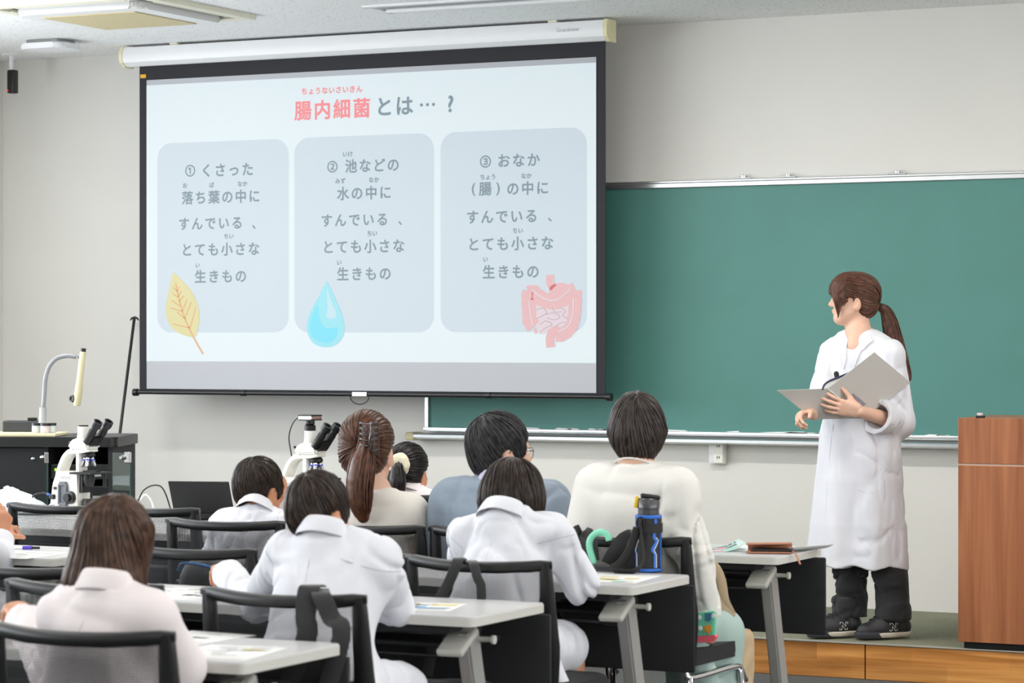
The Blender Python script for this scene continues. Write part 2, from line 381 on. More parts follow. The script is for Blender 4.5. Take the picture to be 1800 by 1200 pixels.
bm = NB(); box(bm, (at(252,134,Y=SYP).x-L0.x, -.001, at(252,134,Y=SYP).z-sz0), (.036,.003,.02), bev=.001); obj('corner_sticker', bm, mat('yellow_tape', S(222,166,40), .6), t)

# writing and pictures ------------------------------------------------
def text_mesh(body, size, pitch=1.0, off=0.0, align='CENTER'):
    c = bpy.data.curves.new('t', 'FONT'); c.body = body; c.size = size; c.align_x = align; c.align_y = 'CENTER'; c.space_character = pitch
    c.fill_mode = 'FRONT'; c.resolution_u = 4
    o = bpy.data.objects.new('t', c); COL.objects.link(o); bpy.context.view_layer.update()
    me = bpy.data.meshes.new_from_object(o.evaluated_get(bpy.context.evaluated_depsgraph_get())); bpy.data.objects.remove(o); bpy.data.curves.remove(c)
    if off:                                   # heavier strokes: the letters spread a little in every direction
        V = [v.co.copy() for v in me.vertices]; Fc = [tuple(f.vertices) for f in me.polygons]; n = len(V); vs, fs = [], []
        for k in range(9):
            dx, dy = (0, 0) if k == 8 else (off*math.cos(k*PI/4), off*math.sin(k*PI/4))
            vs += [(v.x+dx, v.y+dy, k*1e-5) for v in V]; fs += [[i+k*n for i in f] for f in Fc]
        me = bpy.data.meshes.new('t'); me.from_pydata(vs, [], fs); me.update()
    return me
def text_at(name, body, u, v, px, pitch_px, m, parent, depth, org, Y=SYP, off=.03, align='CENTER'):
    p = at(u, v, Y=Y); s = px*(p-Vector((0,0,EYE))).dot(FWD)/F_PX
    pitch = (at(u+10, v, Y=Y).x-at(u-10, v, Y=Y).x)/20*pitch_px/s if pitch_px else 1
    me = text_mesh(body, s, pitch, s*off); me.materials.append(m)
    xs = [q.co.x for q in me.vertices]; zs = [q.co.y for q in me.vertices]
    ox, oy = (min(xs)+max(xs))/2, (min(zs)+max(zs))/2
    for q in me.vertices: q.co.x -= ox; q.co.y -= oy
    o = bpy.data.objects.new(name, me); COL.objects.link(o); o.parent = parent; o.rotation_euler = (PI/2, 0, 0)
    o.location = (p.x-org.x, -depth, p.z-org.z)
    return o
def glow(name, target, base=.3, amb=.41):
    """screen fabric under projector light: reflects the room and glows with the picture's colour"""
    lin = S(*target)
    return mat(name, (base, base, base, 1), .8, emit=(*[max(0, q-amb*base/.3) for q in lin[:3]], 1), estr=1)
G_bg = glow('slide_light', (233,243,247)); G_panel = glow('slide_panel_light', (215,226,234)); G_text = glow('slide_text_light', (146,161,170), .17)
G_red = glow('slide_red_light', (248,158,162), .2)
G_leaf = glow('slide_leaf_light', (228,221,165)); G_vein = glow('slide_vein_light', (230,186,150), .2)
G_drop1 = glow('slide_drop_pale', (168,232,243)); G_drop2 = glow('slide_drop_blue', (142,228,246), .2); G_drop3 = glow('slide_drop_shine', (205,232,240))
G_pink = glow('slide_pink', (236,196,198)); G_pink2 = glow('slide_pale_pink', (232,218,224))
slide = empty('projected_slide'); slide.parent = t
il, ir = at(258,395,Y=SYP).x-L0.x, at(1048,395,Y=SYP).x-L0.x
iz0 = at(1048,638,Y=SYP).z-sz0; iz1 = at(1048,110,Y=SYP).z-sz0
def flat(bm, pts, d, th=.0006): return prism(bm, [(x, -d, z) for x, z in pts], (0, -th, 0))
bm = NB(); flat(bm, [(il,iz0),(ir,iz0),(ir,iz1),(il,iz1)], .0015); obj('slide_background', bm, G_bg, slide)
for ua, ub, va, vb in ((277,508,248,584),(518,763,238,584),(775,1032,228,583.5)):
    um, vm = (ua+ub)/2, (va+vb)/2; x0, x1 = at(ua,vm,Y=SYP).x-L0.x, at(ub,vm,Y=SYP).x-L0.x
    z1, z0 = at(um,va,Y=SYP).z-sz0, at(um,vb,Y=SYP).z-sz0
    bm = NB(); flat(bm, rrect(x0,x1,z0,z1,.085,8), .0025); obj('slide_panel', bm, G_panel, slide)
TXT = [('腸内細菌',584,192,36,37.6,1),('ちょうないさいきん',584,158.5,13,12.9,1),('とは',696,186.5,37,38.5,0),('…',752,184,36,0,0),('?',793,182.5,40,0,0),
 ('①',335,300,24,0,0),('くさった',401,298.5,25,26.8,0),('落ち葉の中に',388,346,24.5,26.3,0),('お',326,326,10,0,0),('ば',373,325,10,0,0),('なか',427,323,10,9.6,0),('すんでいる',370,392.5,24,26.4,0),('、',447,399,22,0,0),('とても小さな',389,438,24.5,26.4,0),('ちい',403,415,10,9.5,0),('生きもの',388,485,24.5,26.7,0),('い',348,466.5,10,0,0),
 ('②',585,293,24,0,0),('池などの',654,290.5,25,27.7,0),('いけ',612,271,10.5,9.8,0),('水の中に',640,339,25,28,0),('みず',599,318,10.5,9.8,0),('なか',658,316,10.5,9.8,0),('すんでいる',623,386.5,24.5,27.6,0),('、',704,392,22,0,0),('とても小さな',640.5,433,25,27.8,0),('ちい',655,410,10.5,9.6,0),('生きもの',640,480.5,25,27.8,0),('い',597,461.5,10.5,0,0),
 ('③',854,284,25,0,0),('おなか',913,281.5,25.5,29.4,0),('(',833,333,24,0,0),('腸',853.5,332,25.5,0,0),(')',876,332,24,0,0),('の中に',928,330.5,25.5,29.3,0),('ちょう',858,311,10.5,9.6,0),('なか',926,309,10.5,9.8,0),('すんでいる',882,380.5,25.5,29,0),('、',967,386,22,0,0),('とても小さな',899,428,25.5,29,0),('ちい',911,405,10.5,9.8,0),('生きもの',898,477,25.5,29,0),('い',854,456,10.5,0,0)]
for body, u, v, px, pp, red in TXT:
    text_at('slide_text', body, u, v, px, pp, G_red if red else G_text, slide, .0042, L0, off=.024 if px > 20 else .03)
def px_poly(pts): 
    out = []
    for u, v in pts: q = at(u, v, Y=SYP); out.append((q.x-L0.x, q.z-sz0))
    return out
def spline(pts, n=5, closed=True):
    P = [Vector((a,b,0)) for a,b in pts]; N = len(P); out = []
    for i in range(N if closed else N-1):
        p0,p1,p2,p3 = P[(i-1)%N] if closed or i>0 else P[0], P[i], P[(i+1)%N], P[(i+2)%N] if closed or i<N-2 else P[-1]
        for k in range(n):
            q=k/n; r=.5*((2*p1)+(p2-p0)*q+(2*p0-5*p1+4*p2-p3)*q*q+(3*p1-p0-3*p2+p3)*q**3); out.append((r.x,r.y))
    if not closed: out.append((P[-1].x,P[-1].y))
    return out
def ribbon(bm, pts, wd, d):
    P = px_poly(pts)
    for i in range(len(P)-1):
        a, b = Vector(P[i]), Vector(P[i+1]); n_ = (b-a).orthogonal()
        if n_.length < 1e-9: continue
        n_.normalize(); w0 = wd/2
        flat(bm, [tuple(a+n_*w0), tuple(a-n_*w0), tuple(b-n_*w0), tuple(b+n_*w0)], d)
    return bm
# leaf
bm = NB(); flat(bm, px_poly([(305,478)]+spline([(309,480),(322,494),(337,511),(349,536),(351,560),(348,580),(343,592),(322,588),(304,577),(294,558),(293,535),(299,505),(304,482)],4,False)[1:]), .0052); lf = obj('leaf_picture', bm, G_leaf, slide)
bm = NB(); ribbon(bm, spline([(310,498),(315,522),(325,557),(341,592),(358,622)],5,False), .009, .0062)
for a,b in (((313,512),(306,505)),((313,512),(316,504)),((314,522),(305,516)),((314,522),(320,511)),((318,538),(303,528)),((316,530),(324,520)),((322,547),(301,541)),((322,547),(330,526)),((326,560),(337,531)),((335,576),(346,540)),((335,576),(305,569)),((327,560),(312,548))): ribbon(bm, [a,b], .006, .0062)
obj('leaf_veins', bm, G_vein, slide)
# drop
bm = NB(); flat(bm, px_poly([(575,494)]+spline([(577,497),(587,518),(600,548),(606,572),(603,592),(590,606),(573,610),(555,605),(543,590),(540,570),(548,545),(563,517),(573,497)],4,False)[1:]), .0052); obj('drop_picture', bm, G_drop1, slide)
bm = NB(); flat(bm, px_poly(spline([(559,536),(561,552),(566,568),(576,577),(590,575),(594,578),(592,590),(583,600),(570,602),(555,596),(546,582),(547,560)],4)), .0062); obj('drop_body', bm, G_drop2, slide)
bm = NB(); flat(bm, px_poly(spline([(576,508),(584,530),(592,548),(591,558),(583,560),(575,556),(577,540)],4)), .0062); obj('drop_shine', bm, G_drop3, slide)
# gut: a scalloped band round folded coils
def scallop(bm, path, w_, d, bumps):
    P = px_poly(spline(path, 8, False)); n = len(P); Ls = [];Rs=[]
    for i in range(n):
        a = Vector(P[max(0,i-1)]); b = Vector(P[min(n-1,i+1)]); n_ = (b-a).orthogonal().normalized(); k = w_/2*(1+.14*abs(math.sin(i/n*PI*bumps)))
        Ls.append(Vector(P[i])+n_*k); Rs.append(Vector(P[i])-n_*k)
    for i in range(n-1): flat(bm, [tuple(Ls[i]),tuple(Rs[i]),tuple(Rs[i+1]),tuple(Ls[i+1])], d)
    return bm
bm = NB(); flat(bm, px_poly(spline([(940,530),(955,538),(975,540),(997,531),(1003,545),(1000,566),(985,575),(966,582),(951,587),(944,577),(940,555)],4)), .0052); obj('gut_coils', bm, G_pink2, slide)
bm = NB()
for pth in ([(943,545),(955,541),(962,550),(952,556),(944,560)],[(960,552),(975,550),(985,556),(976,562),(962,558)],[(985,540),(995,546),(990,554),(998,560)],[(950,570),(960,564),(972,570),(960,576),(950,584)],[(975,575),(985,568),(995,566)],[(972,540),(976,548),(988,548)]): ribbon(bm, spline(pth,4,False), .004, .0062)
obj('gut_folds', bm, glow('slide_fold_line', (208,190,198)), slide)
bm = NB(); scallop(bm, [(939,574),(932,563),(931,545),(930,522),(932,512)], .072, .0054, 6); scallop(bm, [(931,516),(938,514),(952,524),(970,530),(990,526),(1003,514),(1012,509)], .07, .0056, 8); scallop(bm, [(1012,510),(1012,530),(1010,555),(1004,575),(990,587),(978,588)], .062, .0058, 8)
scallop(bm, [(984,580),(972,584),(968,596),(969,610)], .048, .006, 0); scallop(bm, [(941,577),(943,586)], .014, .0056, 0)
obj('gut_picture', bm, G_pink, slide)
bm = NB(); scallop(bm, [(968,483),(968,497),(974,506)], .042, .0051, 0); flat(bm, px_poly(spline([(970,502),(985,497),(998,500),(1002,508),(990,516),(972,520),(966,512)],4)), .0051); obj('stomach_picture', bm, G_pink, slide)
for pth in ([(936,508),(950,520),(968,528),(985,524),(1004,508)],[(931,530),(934,555),(938,572)],[(1009,524),(1008,550),(1001,572),(983,583)]): obj('gut_highlight', ribbon(NB(), spline(pth,4,False), .008, .0072), G_pink2, slide)
o = text_at('maker_name', 'Grandview', 1007, 54, 10, 0, mat('faint_print', S(176,178,180), .6), hs, 0, L0, Y=SYP, off=0); o.location.y = -.0592
# ================================================================ FURNITURE
# ---- flip-top desks: top at .72 m
DW, DD, DZ = 1.5, .44, .72
def make_desk():
    t = empty('desk')          # origin: right near corner on the floor
    bm = NB(); prism(bm, [(x,y,DZ-.026) for x,y in rrect(-DW,0,0,DD,.022,4)], (0,0,.022)); obj('edge_band', bm, M_deskedge, t, 40)
    bm = NB(); prism(bm, [(x,y,DZ-.004) for x,y in rrect(-DW+.002,-.002,.002,DD-.002,.02,4)], (0,0,.004)); obj('desk_top', bm, M_desk, t, 40)
    for sx in (-.085, -DW+.085):
        s_ = 1 if sx > -.5 else -1
        bm = NB(); a = Vector((sx, .13, DZ-.05)); b = Vector((sx, .30, .06)); d = (b-a).normalized(); side = Vector((1,0,0)); nn = d.cross(side)
        for q in (a, b): pass
        prism(bm, [a+side*.02+nn*.034, a-side*.02+nn*.034, a-side*.02-nn*.034, a+side*.02-nn*.034], b-a); bmesh.ops.bevel(bm, geom=bm.edges[:], offset=.006, segments=2, affect='EDGES')
        lg = obj('leg', bm, M_grey, t, 40)
        bm = NB(); box(bm, (sx, .24, .032), (.07, .46, .04), bev=.012); box(bm, (sx,.29,.06), (.06,.1,.03), bev=.008); obj('foot', bm, M_grey, t, 40)
        for y in (.04, .44):
            bm = NB(); lathe(bm, [(.018,0),(.022,.006),(.016,.014)], (sx, y, 0), n=12); obj('foot_pad', bm, M_black, t, 40)
        bm = NB(); box(bm, (sx-.012*s_, .10, DZ-.078), (.078, .115, .022), rot=Euler((.52,0,0)).to_matrix(), bev=.008, seg=3); obj('support_arm', bm, M_greyl, t, 40)
        bm = NB(); tube(bm, [(sx+.0*s_,.165,DZ-.075),(sx+.06*s_,.165,DZ-.075)], .007, 10); tube(bm, [(sx+.058*s_,.165,DZ-.075),(sx+.066*s_,.165,DZ-.075)], .012, 12); obj('flip_knob', bm, M_greyl, t, 40)
    bm = NB(); box(bm, (-DW/2, .24, DZ-.042), (DW-.2, .36, .022), bev=.004); box(bm, (-DW/2,.3,DZ-.1), (DW-.26,.24,.012), bev=.003); obj('shelf', bm, M_blackm, t)
    bm = NB()
    z = DZ-.1; x0, x1 = -DW+.14, -.14
    tube(bm, smooth_path([(x1,.12,DZ-.04),(x1,.1,z-.0),(x1-.01,.09,z-.012),(x1-.05,.085,z-.016),(-DW/2,.085,z-.016),(x0+.05,.085,z-.016),(x0+.01,.09,z-.012),(x0,.1,z),(x0,.12,DZ-.04)],5), .006, 8); obj('shelf_rod', bm, M_black, t, True)
    bm = NB(); box(bm, (-DW/2+.01, DD+.03, DZ-.17), (DW-.02, .014, .27), bev=.006); obj('modesty_panel', bm, M_blackm, t, 40)
    return t
desk0 = make_desk()
DESKS = [(-3.165, 8.32, 'white desk in the front row beside the stage, with a tan phone case on it'), (-3.165, 7.14, 'white desk carrying the blue sports bottle'),
         (-3.185, 6.16, 'white desk where the boy in the middle leans his elbow'), (-3.19, 5.06, 'nearest white desk, in front of the bob haired girl'),
         (-5.27, 7.19, 'white desk at the left edge with a purple capped marker on it'), (-5.27, 8.32, 'white desk behind the two empty chairs at the left'),
         (-5.27, 8.80, 'white desk carrying the laptop and the right microscope'), (-6.83, 8.32, 'white desk at the far left next to the black equipment rack'), (-6.83, 8.80, 'white desk under the plastic bag at the far left')]
for i, (x, y, lab) in enumerate(DESKS):
    o = desk0 if i == 0 else copy_tree(desk0)
    o.location = (x, y, 0); tag(o, lab, 'desk', 'white flip-top desks in rows')

# ---- mesh-back chairs (origin on the floor under the seat centre, sitter faces +Y)
def back_pt(u, z):
    """a point of the curved back: u in -1..1 across, z height"""
    wd = .232 - .022*abs((z-.62)/.25)**2*(1 if z < .62 else .2)
    y = -.215 - .10*(z-.46) + .055*u*u
    return Vector((u*wd, y, z))
def make_chair():
    t = empty('mesh_chair')
    # woven back with a UV in metres for the hole pattern
    nx, nz = 14, 10; z0, z1 = .605, .80
    vs = [back_pt(-.93+1.86*i/nx, z0+(z1-z0)*k/nz) for k in range(nz+1) for i in range(nx+1)]
    fs = [(k*(nx+1)+i, k*(nx+1)+i+1, (k+1)*(nx+1)+i+1, (k+1)*(nx+1)+i) for k in range(nz) for i in range(nx)]
    m = obj('back_mesh', (vs, [], fs), M_mesh, t, True)
    uv = m.data.uv_layers.new(name='UVMap')
    for l in m.data.loops:
        v = m.data.vertices[l.vertex_index].co; uv.data[l.index].uv = (v.x, v.z)
    bm = NB()
    def bar(pts, w, d):          # rectangular rail: w across the back plane, d through it
        rings = []
        for i, (u, z) in enumerate(pts):
            u0, z0_ = pts[max(i-1,0)]; u1, z1_ = pts[min(i+1,len(pts)-1)]
            p = back_pt(u, z); T = (back_pt(u1,z1_)-back_pt(u0,z0_)).normalized(); nrm = (back_pt(u+.05,z)-back_pt(u-.05,z)).cross(back_pt(u,z+.02)-back_pt(u,z-.02)).normalized(); a = T.cross(nrm).normalized()
            wi = w[i] if isinstance(w, list) else w
            rings.append([bm.verts.new(p+a*x*wi+nrm*y*d) for x, y in ((-.5,-.3),(-.3,-.5),(.3,-.5),(.5,-.3),(.5,.3),(.3,.5),(-.3,.5),(-.5,.3))])
        for i in range(len(rings)-1):
            for k in range(8): bm.faces.new((rings[i][k], rings[i][(k+1)%8], rings[i+1][(k+1)%8], rings[i+1][k]))
        bm.faces.new(rings[0][::-1]); bm.faces.new(rings[-1])
    for s_ in (-1, 1):
        bar([(s_*.955, z) for z in (.42,.48,.54,.58,.62,.68,.74,.79,.818)], [.05,.05,.054,.056,.05,.044,.04,.036,.03], .03)
    bar([(u, .812 - .010*(1-u*u)) for u in np.linspace(-1.03, 1.03, 17)], [.02]+[.03]*15+[.02], .03)
    for z, w_ in ((.595,.034),(.50,.04),(.445,.04)): bar([(u, z) for u in np.linspace(-.95, .95, 11)], w_, .022)
    for u in (-.55, .55): bar([(u, .445), (u,.5), (u, .6)], .05, .022)
    bar([(0,.44),(0,.52),(0,.6)], .2, .02)
    obj('back_frame', bm, M_black, t, 50)
    bm = NB(); prism(bm, [(x,y,.415) for x,y in rrect(-.225,.225,-.21,.225,.06)], (0,0,.05)); bmesh.ops.bevel(bm, geom=[e for e in bm.edges if abs(e.verts[0].co.z-e.verts[1].co.z)<.001], offset=.016, segments=3, affect='EDGES'); obj('seat', bm, M_blackm, t, 50)
    for s_ in (-1, 1):
        bm = NB(); tube(bm, smooth_path([(s_*.2,-.2,.455),(s_*.215,-.19,.40),(s_*.225,-.16,.38),(s_*.23,.12,.385),(s_*.23,.19,.375),(s_*.235,.225,.33)],4), .011, 10); obj('seat_rail', bm, M_chrome, t, True)
        for f in (-1, 1):
            bm = NB(); tube(bm, [(s_*.23, f*.19, .385), (s_*.245, f*.235, .012)], .011, 10); lg = obj('leg', bm, M_chrome, t, True)
            bm = NB(); lathe(bm, [(.014,0),(.016,.004),(.014,.03)], (s_*.2455, f*.2355, 0), n=12); obj('leg_cap', bm, M_black, lg, 40)
    return t
chair0 = make_chair()
CHAIRS = [(-3.40, 4.93, .02, 'nearest mesh chair, behind the girl with the brown bob'), (-3.43, 5.83, -.03, 'mesh chair with one black bag strap over its back, behind the middle boy'),
          (-4.03, 5.82, .03, 'empty mesh chair left of the bob haired girl, nearer of two'), (-4.47, 6.17, -.05, 'empty mesh chair at the left edge, farther of two'),
          (-3.45, 6.92, -.05, 'mesh chair with two black straps hanging, behind the boy bending over his desk'), (-4.43, 6.92, .0, 'empty mesh chair with a blue bag behind its mesh'),
          (-3.93, 6.94, .02, 'mesh chair half hidden by the middle boy, beside the ponytail woman'), (-3.45, 7.92, -.04, 'mesh chair with a black bag on it, behind the woman in the white cardigan'),
          (-3.97, 8.03, .0, 'mesh chair behind the man in the blue sweater'), (-6.02, 8.45, .08, 'left one of the two empty chairs before the microscope desk'),
          (-5.61, 8.47, -.1, 'right one of the two empty chairs before the microscope desk'), (-4.46, 8.02, 0, 'mesh chair under the woman with the long brown ponytail'), (-4.98, 7.98, 0, 'mesh chair under the boy beside the laptop'), (-5.18, 9.64, 0, 'mesh chair under the girl with the cream scrunchie'), (-5.42, 6.85, 0, 'mesh chair under the child at the left picture edge')]
for i, (x, y, rz, lab) in enumerate(CHAIRS):
    o = chair0 if i == 0 else copy_tree(chair0)
    o.location = (x, y, 0); o.rotation_euler.z = rz; tag(o, lab, 'chair', 'black mesh-back chairs')

# ---- lectern
p = at(1684, 1141, Z=SZ)
t = thing('lectern', 'brown wood veneer lectern on the stage at the right edge', 'lectern', (p.x+.55, p.y, SZ))
bm = NB(); box(bm, (0, .24, .021), (1.06, .44, .03)); obj('plinth', bm, M_black, t)
bm = NB(); box(bm, (0, .25, .03+.37), (1.1, .5, .735), bev=.002); obj('body', bm, M_lectern, t)
bm = NB(); box(bm, (0, .25, .771), (1.094, .494, .008)); obj('joint_strip', bm, mat('joint_strip', S(196,170,152), .5), t)
bm = NB(); box(bm, (0, .25, .87), (1.1, .5, .19), bev=.002); obj('top_box', bm, M_lectern, t)
LZ = SZ+.965
p = at(1716, 735, Z=LZ)
t = thing('chalk_stub', 'small white and red rubber thing lying on top of the lectern', 'chalk', (p.x, p.y+.06, LZ))
bm = NB(); box(bm, (0,0,.005), (.03,.04,.01), bev=.002); obj('base', bm, M_black, t)
bm = NB(); box(bm, (-.002,0,.015), (.02,.028,.012), bev=.003); obj('body', bm, mat('chalk_red', S(214,196,190), .7), t)
p = at(1797, 735, Z=LZ)
t = thing('lectern_monitor', 'edge of a small dark device standing on the lectern at the right edge', 'device', (p.x+.06, p.y+.2, LZ))
bm = NB(); box(bm, (0,0,.022), (.15,.03,.044), bev=.003); obj('case', bm, M_black, t)
bm = NB(); box(bm, (-.078,0,.022), (.008,.032,.044), bev=.001); obj('side_trim', bm, M_alu, t)
# ================================================================ PEOPLE: implicit-surface modelling kit
A3 = lambda v: np.array(v, float)
def unit(v): v = A3(v); return v/max(np.linalg.norm(v), 1e-9)
_H = np.random.RandomState(3).rand(64, 64, 64)
def vnoise(P):
    """smooth value noise in -1..1"""
    i = np.floor(P).astype(int); f = P-i; f = f*f*(3-2*f); i &= 63; j = (i+1) & 63
    x0,y0,z0 = i.T; x1,y1,z1 = j.T; fx,fy,fz = f.T
    c = (_H[x0,y0,z0]*(1-fx)+_H[x1,y0,z0]*fx)*(1-fy) + (_H[x0,y1,z0]*(1-fx)+_H[x1,y1,z0]*fx)*fy
    d = (_H[x0,y0,z1]*(1-fx)+_H[x1,y0,z1]*fx)*(1-fy) + (_H[x0,y1,z1]*(1-fx)+_H[x1,y1,z1]*fx)*fy
    return (c*(1-fz)+d*fz)*2-1
def cone(a, b, ra, rb, flat=None, cut=False, cuta=False):
    """tapered capsule; flat=(axis, k) squashes it along an axis; cut ends it square at b"""
    a, b = A3(a), A3(b); ba = b-a; L = np.linalg.norm(ba); n = ba/max(L, 1e-9)
    def f(P):
        p = P-a
        if flat is not None:
            ax = unit(flat[0]); q = p + np.outer(p@ax, ax)*(1/flat[1]-1)
        else: q = p
        t = np.clip((q@ba)/max(L*L, 1e-12), 0, 1)
        d = np.linalg.norm(q-t[:,None]*ba, axis=1) - (ra+(rb-ra)*t)
        if flat is not None: d = d*max(flat[1], .6) if flat[1] < 1 else d
        if cut: d = np.maximum(d, p@n-L)
        if cuta: d = np.maximum(d, -(p@n))
        return d
    return f
def ell(c, r, M=None):
    """ellipsoid; M holds its axes in its columns"""
    c, r = A3(c), A3(r)
    def f(P):
        p = P-c
        if M is not None: p = p@M
        k0 = np.linalg.norm(p/r, axis=1); k1 = np.linalg.norm(p/(r*r), axis=1)
        return k0*(k0-1)/np.maximum(k1, 1e-6)
    return f
def rbox(c, hs, rad, M=None):
    c, hs = A3(c), A3(hs)-rad
    def f(P):
        p = P-c
        if M is not None: p = p@M
        q = np.abs(p)-hs
        return np.linalg.norm(np.maximum(q,0), axis=1)+np.minimum(q.max(1),0)-rad
    return f
def loft(rings, pw=2.3):
    """body of oval sections: rings of (centre, right axis, half width, half depth) up a spine"""
    R_ = [(A3(c), unit(x), a, b) for c, x, a, b in rings]
    def f(P):
        best = None; m = len(R_)-1
        for i in range(m):
            c0,x0,a0,b0 = R_[i]; c1,x1,a1,b1 = R_[i+1]
            ax = c1-c0; L = np.linalg.norm(ax); n = ax/L; p = P-c0; h = p@n; t = np.clip(h/L, 0, 1)
            x = unit(x0+x1); x = unit(x-n*(x@n)); y = np.cross(n, x)
            u, v = p@x, p@y; a = a0+(a1-a0)*t; b = b0+(b1-b0)*t; mn = np.minimum(a,b)
            o = np.maximum(np.maximum(h-L, -h), 0); end = ((h < 0) & (i == 0)) | ((h > L) & (i == m-1))
            k = (np.abs(u/a)**pw+np.abs(v/b)**pw+np.where(end, 0, (o/mn)**pw))**(1/pw)
            d = (k-1)*mn; d = np.where(end & (o > 0), np.sqrt(np.maximum(d,0)**2+o*o), d)
            best = d if best is None else np.minimum(best, d)
        return best
    return f
def smin(a, b, k):
    if k <= 0: return np.minimum(a, b)
    h = np.maximum(k-np.abs(a-b), 0)/k
    return np.minimum(a,b)-h*h*k*.25
class Sdf:
    def __init__(s): s.ops = []
    def add(s, f, k=.0): s.ops.append(('+', f, k)); return s
    def sub(s, f, k=.0): s.ops.append(('-', f, k)); return s
    def cap(s, f, k=.0): s.ops.append(('&', f, k)); return s
    def warp(s, f): s.ops.append(('w', f, 0)); return s
    def __call__(s, P):
        d = np.full(len(P), 1e3)
        for op, f, k in s.ops:
            if op == '+': d = smin(d, f(P), k)
            elif op == '-': d = -smin(-d, f(P), k)
            elif op == '&': d = -smin(-d, -f(P), k)
            else: 
                near = np.abs(d) < .05
                if near.any(): d[near] = d[near]+f(P[near])
        return d
def nets(fn, lo, hi, h, relax=1):
    """surface nets over the zero level of fn"""
    lo, hi = A3(lo), A3(hi); B = 8
    n = (np.ceil((hi-lo)/h/B).astype(int))*B; nb = n//B
    g = np.stack(np.meshgrid(*[np.arange(q) for q in nb], indexing='ij'), -1).reshape(-1,3)
    dc = fn(lo+(g*B+(B-1)/2)*h)
    D = np.repeat(np.repeat(np.repeat(np.where(dc > 0, 1., -1.).reshape(nb), B, 0), B, 1), B, 2)
    act = g[np.abs(dc) < h*B*1.45+.012]
    off = np.stack(np.meshgrid(*[np.arange(B)]*3, indexing='ij'), -1).reshape(-1,3)
    for s in range(0, len(act), 400):
        idx = (act[s:s+400,None,:]*B+off[None]).reshape(-1,3)
        D[idx[:,0],idx[:,1],idx[:,2]] = fn(lo+idx*h)
    I = D < 0
    cs = sum(I[a:n[0]-1+a, b:n[1]-1+b, c:n[2]-1+c].astype(np.int8) for a in (0,1) for b in (0,1) for c in (0,1))
    cell = np.argwhere((cs > 0) & (cs < 8)); vid = np.full(cs.shape, -1, int); vid[tuple(cell.T)] = np.arange(len(cell))
    acc = np.zeros((len(cell),3)); cnt = np.zeros(len(cell))
    cor = [(a,b,c) for a in (0,1) for b in (0,1) for c in (0,1)]
    for i, p in enumerate(cor):
        for q in cor[i+1:]:
            if sum(abs(A3(p)-A3(q))) != 1: continue
            d0 = D[cell[:,0]+p[0],cell[:,1]+p[1],cell[:,2]+p[2]]; d1 = D[cell[:,0]+q[0],cell[:,1]+q[1],cell[:,2]+q[2]]
            m = (d0 < 0) != (d1 < 0); t = np.where(m, d0/np.where(m, d0-d1, 1), 0)
            acc += np.where(m[:,None], A3(p)+(A3(q)-A3(p))*t[:,None], 0); cnt += m
    V = lo+(cell+acc/cnt[:,None])*h
    F = []
    for ax in range(3):
        s0 = [slice(None)]*3; s1 = [slice(None)]*3; s0[ax] = slice(0,-1); s1[ax] = slice(1,None)
        a_, b_ = I[tuple(s0)], I[tuple(s1)]; e = np.argwhere(a_ != b_); o1, o2 = (ax+1)%3, (ax+2)%3
        e = e[(e[:,o1] > 0) & (e[:,o2] > 0) & (e[:,o1] < n[o1]-1) & (e[:,o2] < n[o2]-1)]
        flip = a_[tuple(e.T)]; q = []
        for d1, d2 in ((0,0),(-1,0),(-1,-1),(0,-1)):
            c = e.copy(); c[:,o1] += d1; c[:,o2] += d2; q.append(vid[tuple(c.T)])
        q = np.stack(q, 1); q[~flip] = q[~flip][:, ::-1]; F.append(q)
    F = np.concatenate(F); F = F[(F >= 0).all(1)]
    for _ in range(relax):
        s = np.zeros_like(V); c = np.zeros(len(V))
        for k in range(4):
            np.add.at(s, F[:,k], V[F[:,(k+1)%4]]+V[F[:,(k-1)%4]]); np.add.at(c, F[:,k], 2)
        V = V*.5+.5*s/np.maximum(c,1)[:,None]
    return V, F
def np_mesh(name, V, F, m, parent, org):
    me = bpy.data.meshes.new(name); me.vertices.add(len(V)); me.vertices.foreach_set('co', (V-A3(org)).astype(np.float32).ravel())
    me.loops.add(F.size); me.loops.foreach_set('vertex_index', F.ravel().astype(np.int32))
    me.polygons.add(len(F)); me.polygons.foreach_set('loop_start', np.arange(0, F.size, F.shape[1], dtype=np.int32)); 
    me.update(calc_edges=True); me.validate(); me.shade_smooth()
    for mm in (m if isinstance(m, (list,tuple)) else [m]): me.materials.append(mm)
    o = bpy.data.objects.new(name, me); COL.objects.link(o); o.parent = parent
    return o
def bounds(pts, pad): P = np.array([list(p) for p in pts]); return P.min(0)-pad, P.max(0)+pad
def many_tubes(paths, rads, n=5):
    """numpy tubes: paths (S,K,3), rads (S,K)"""
    P = np.asarray(paths); Rr = np.asarray(rads); S_, K, _ = P.shape
    T = np.gradient(P, axis=1); T /= np.maximum(np.linalg.norm(T, axis=2, keepdims=True), 1e-9)
    ref = np.where(np.abs(T[...,2:3]) > .9, A3([1,0,0]), A3([0,0,1])); ref = np.broadcast_to(ref[:, K//2:K//2+1], T.shape)
    a = np.cross(T, ref); a /= np.maximum(np.linalg.norm(a, axis=2, keepdims=True), 1e-9); b = np.cross(a, T)
    an = np.arange(n)*2*PI/n
    V = P[:,:,None]+(a[:,:,None]*np.cos(an)[None,None,:,None]+b[:,:,None]*np.sin(an)[None,None,:,None])*Rr[:,:,None,None]
    idx = np.arange(S_*K*n).reshape(S_, K, n); r1 = np.roll(idx, -1, 2)
    F = np.stack([idx[:,:-1], r1[:,:-1], r1[:,1:], idx[:,1:]], -1).reshape(-1,4)
    return V.reshape(-1,3), F

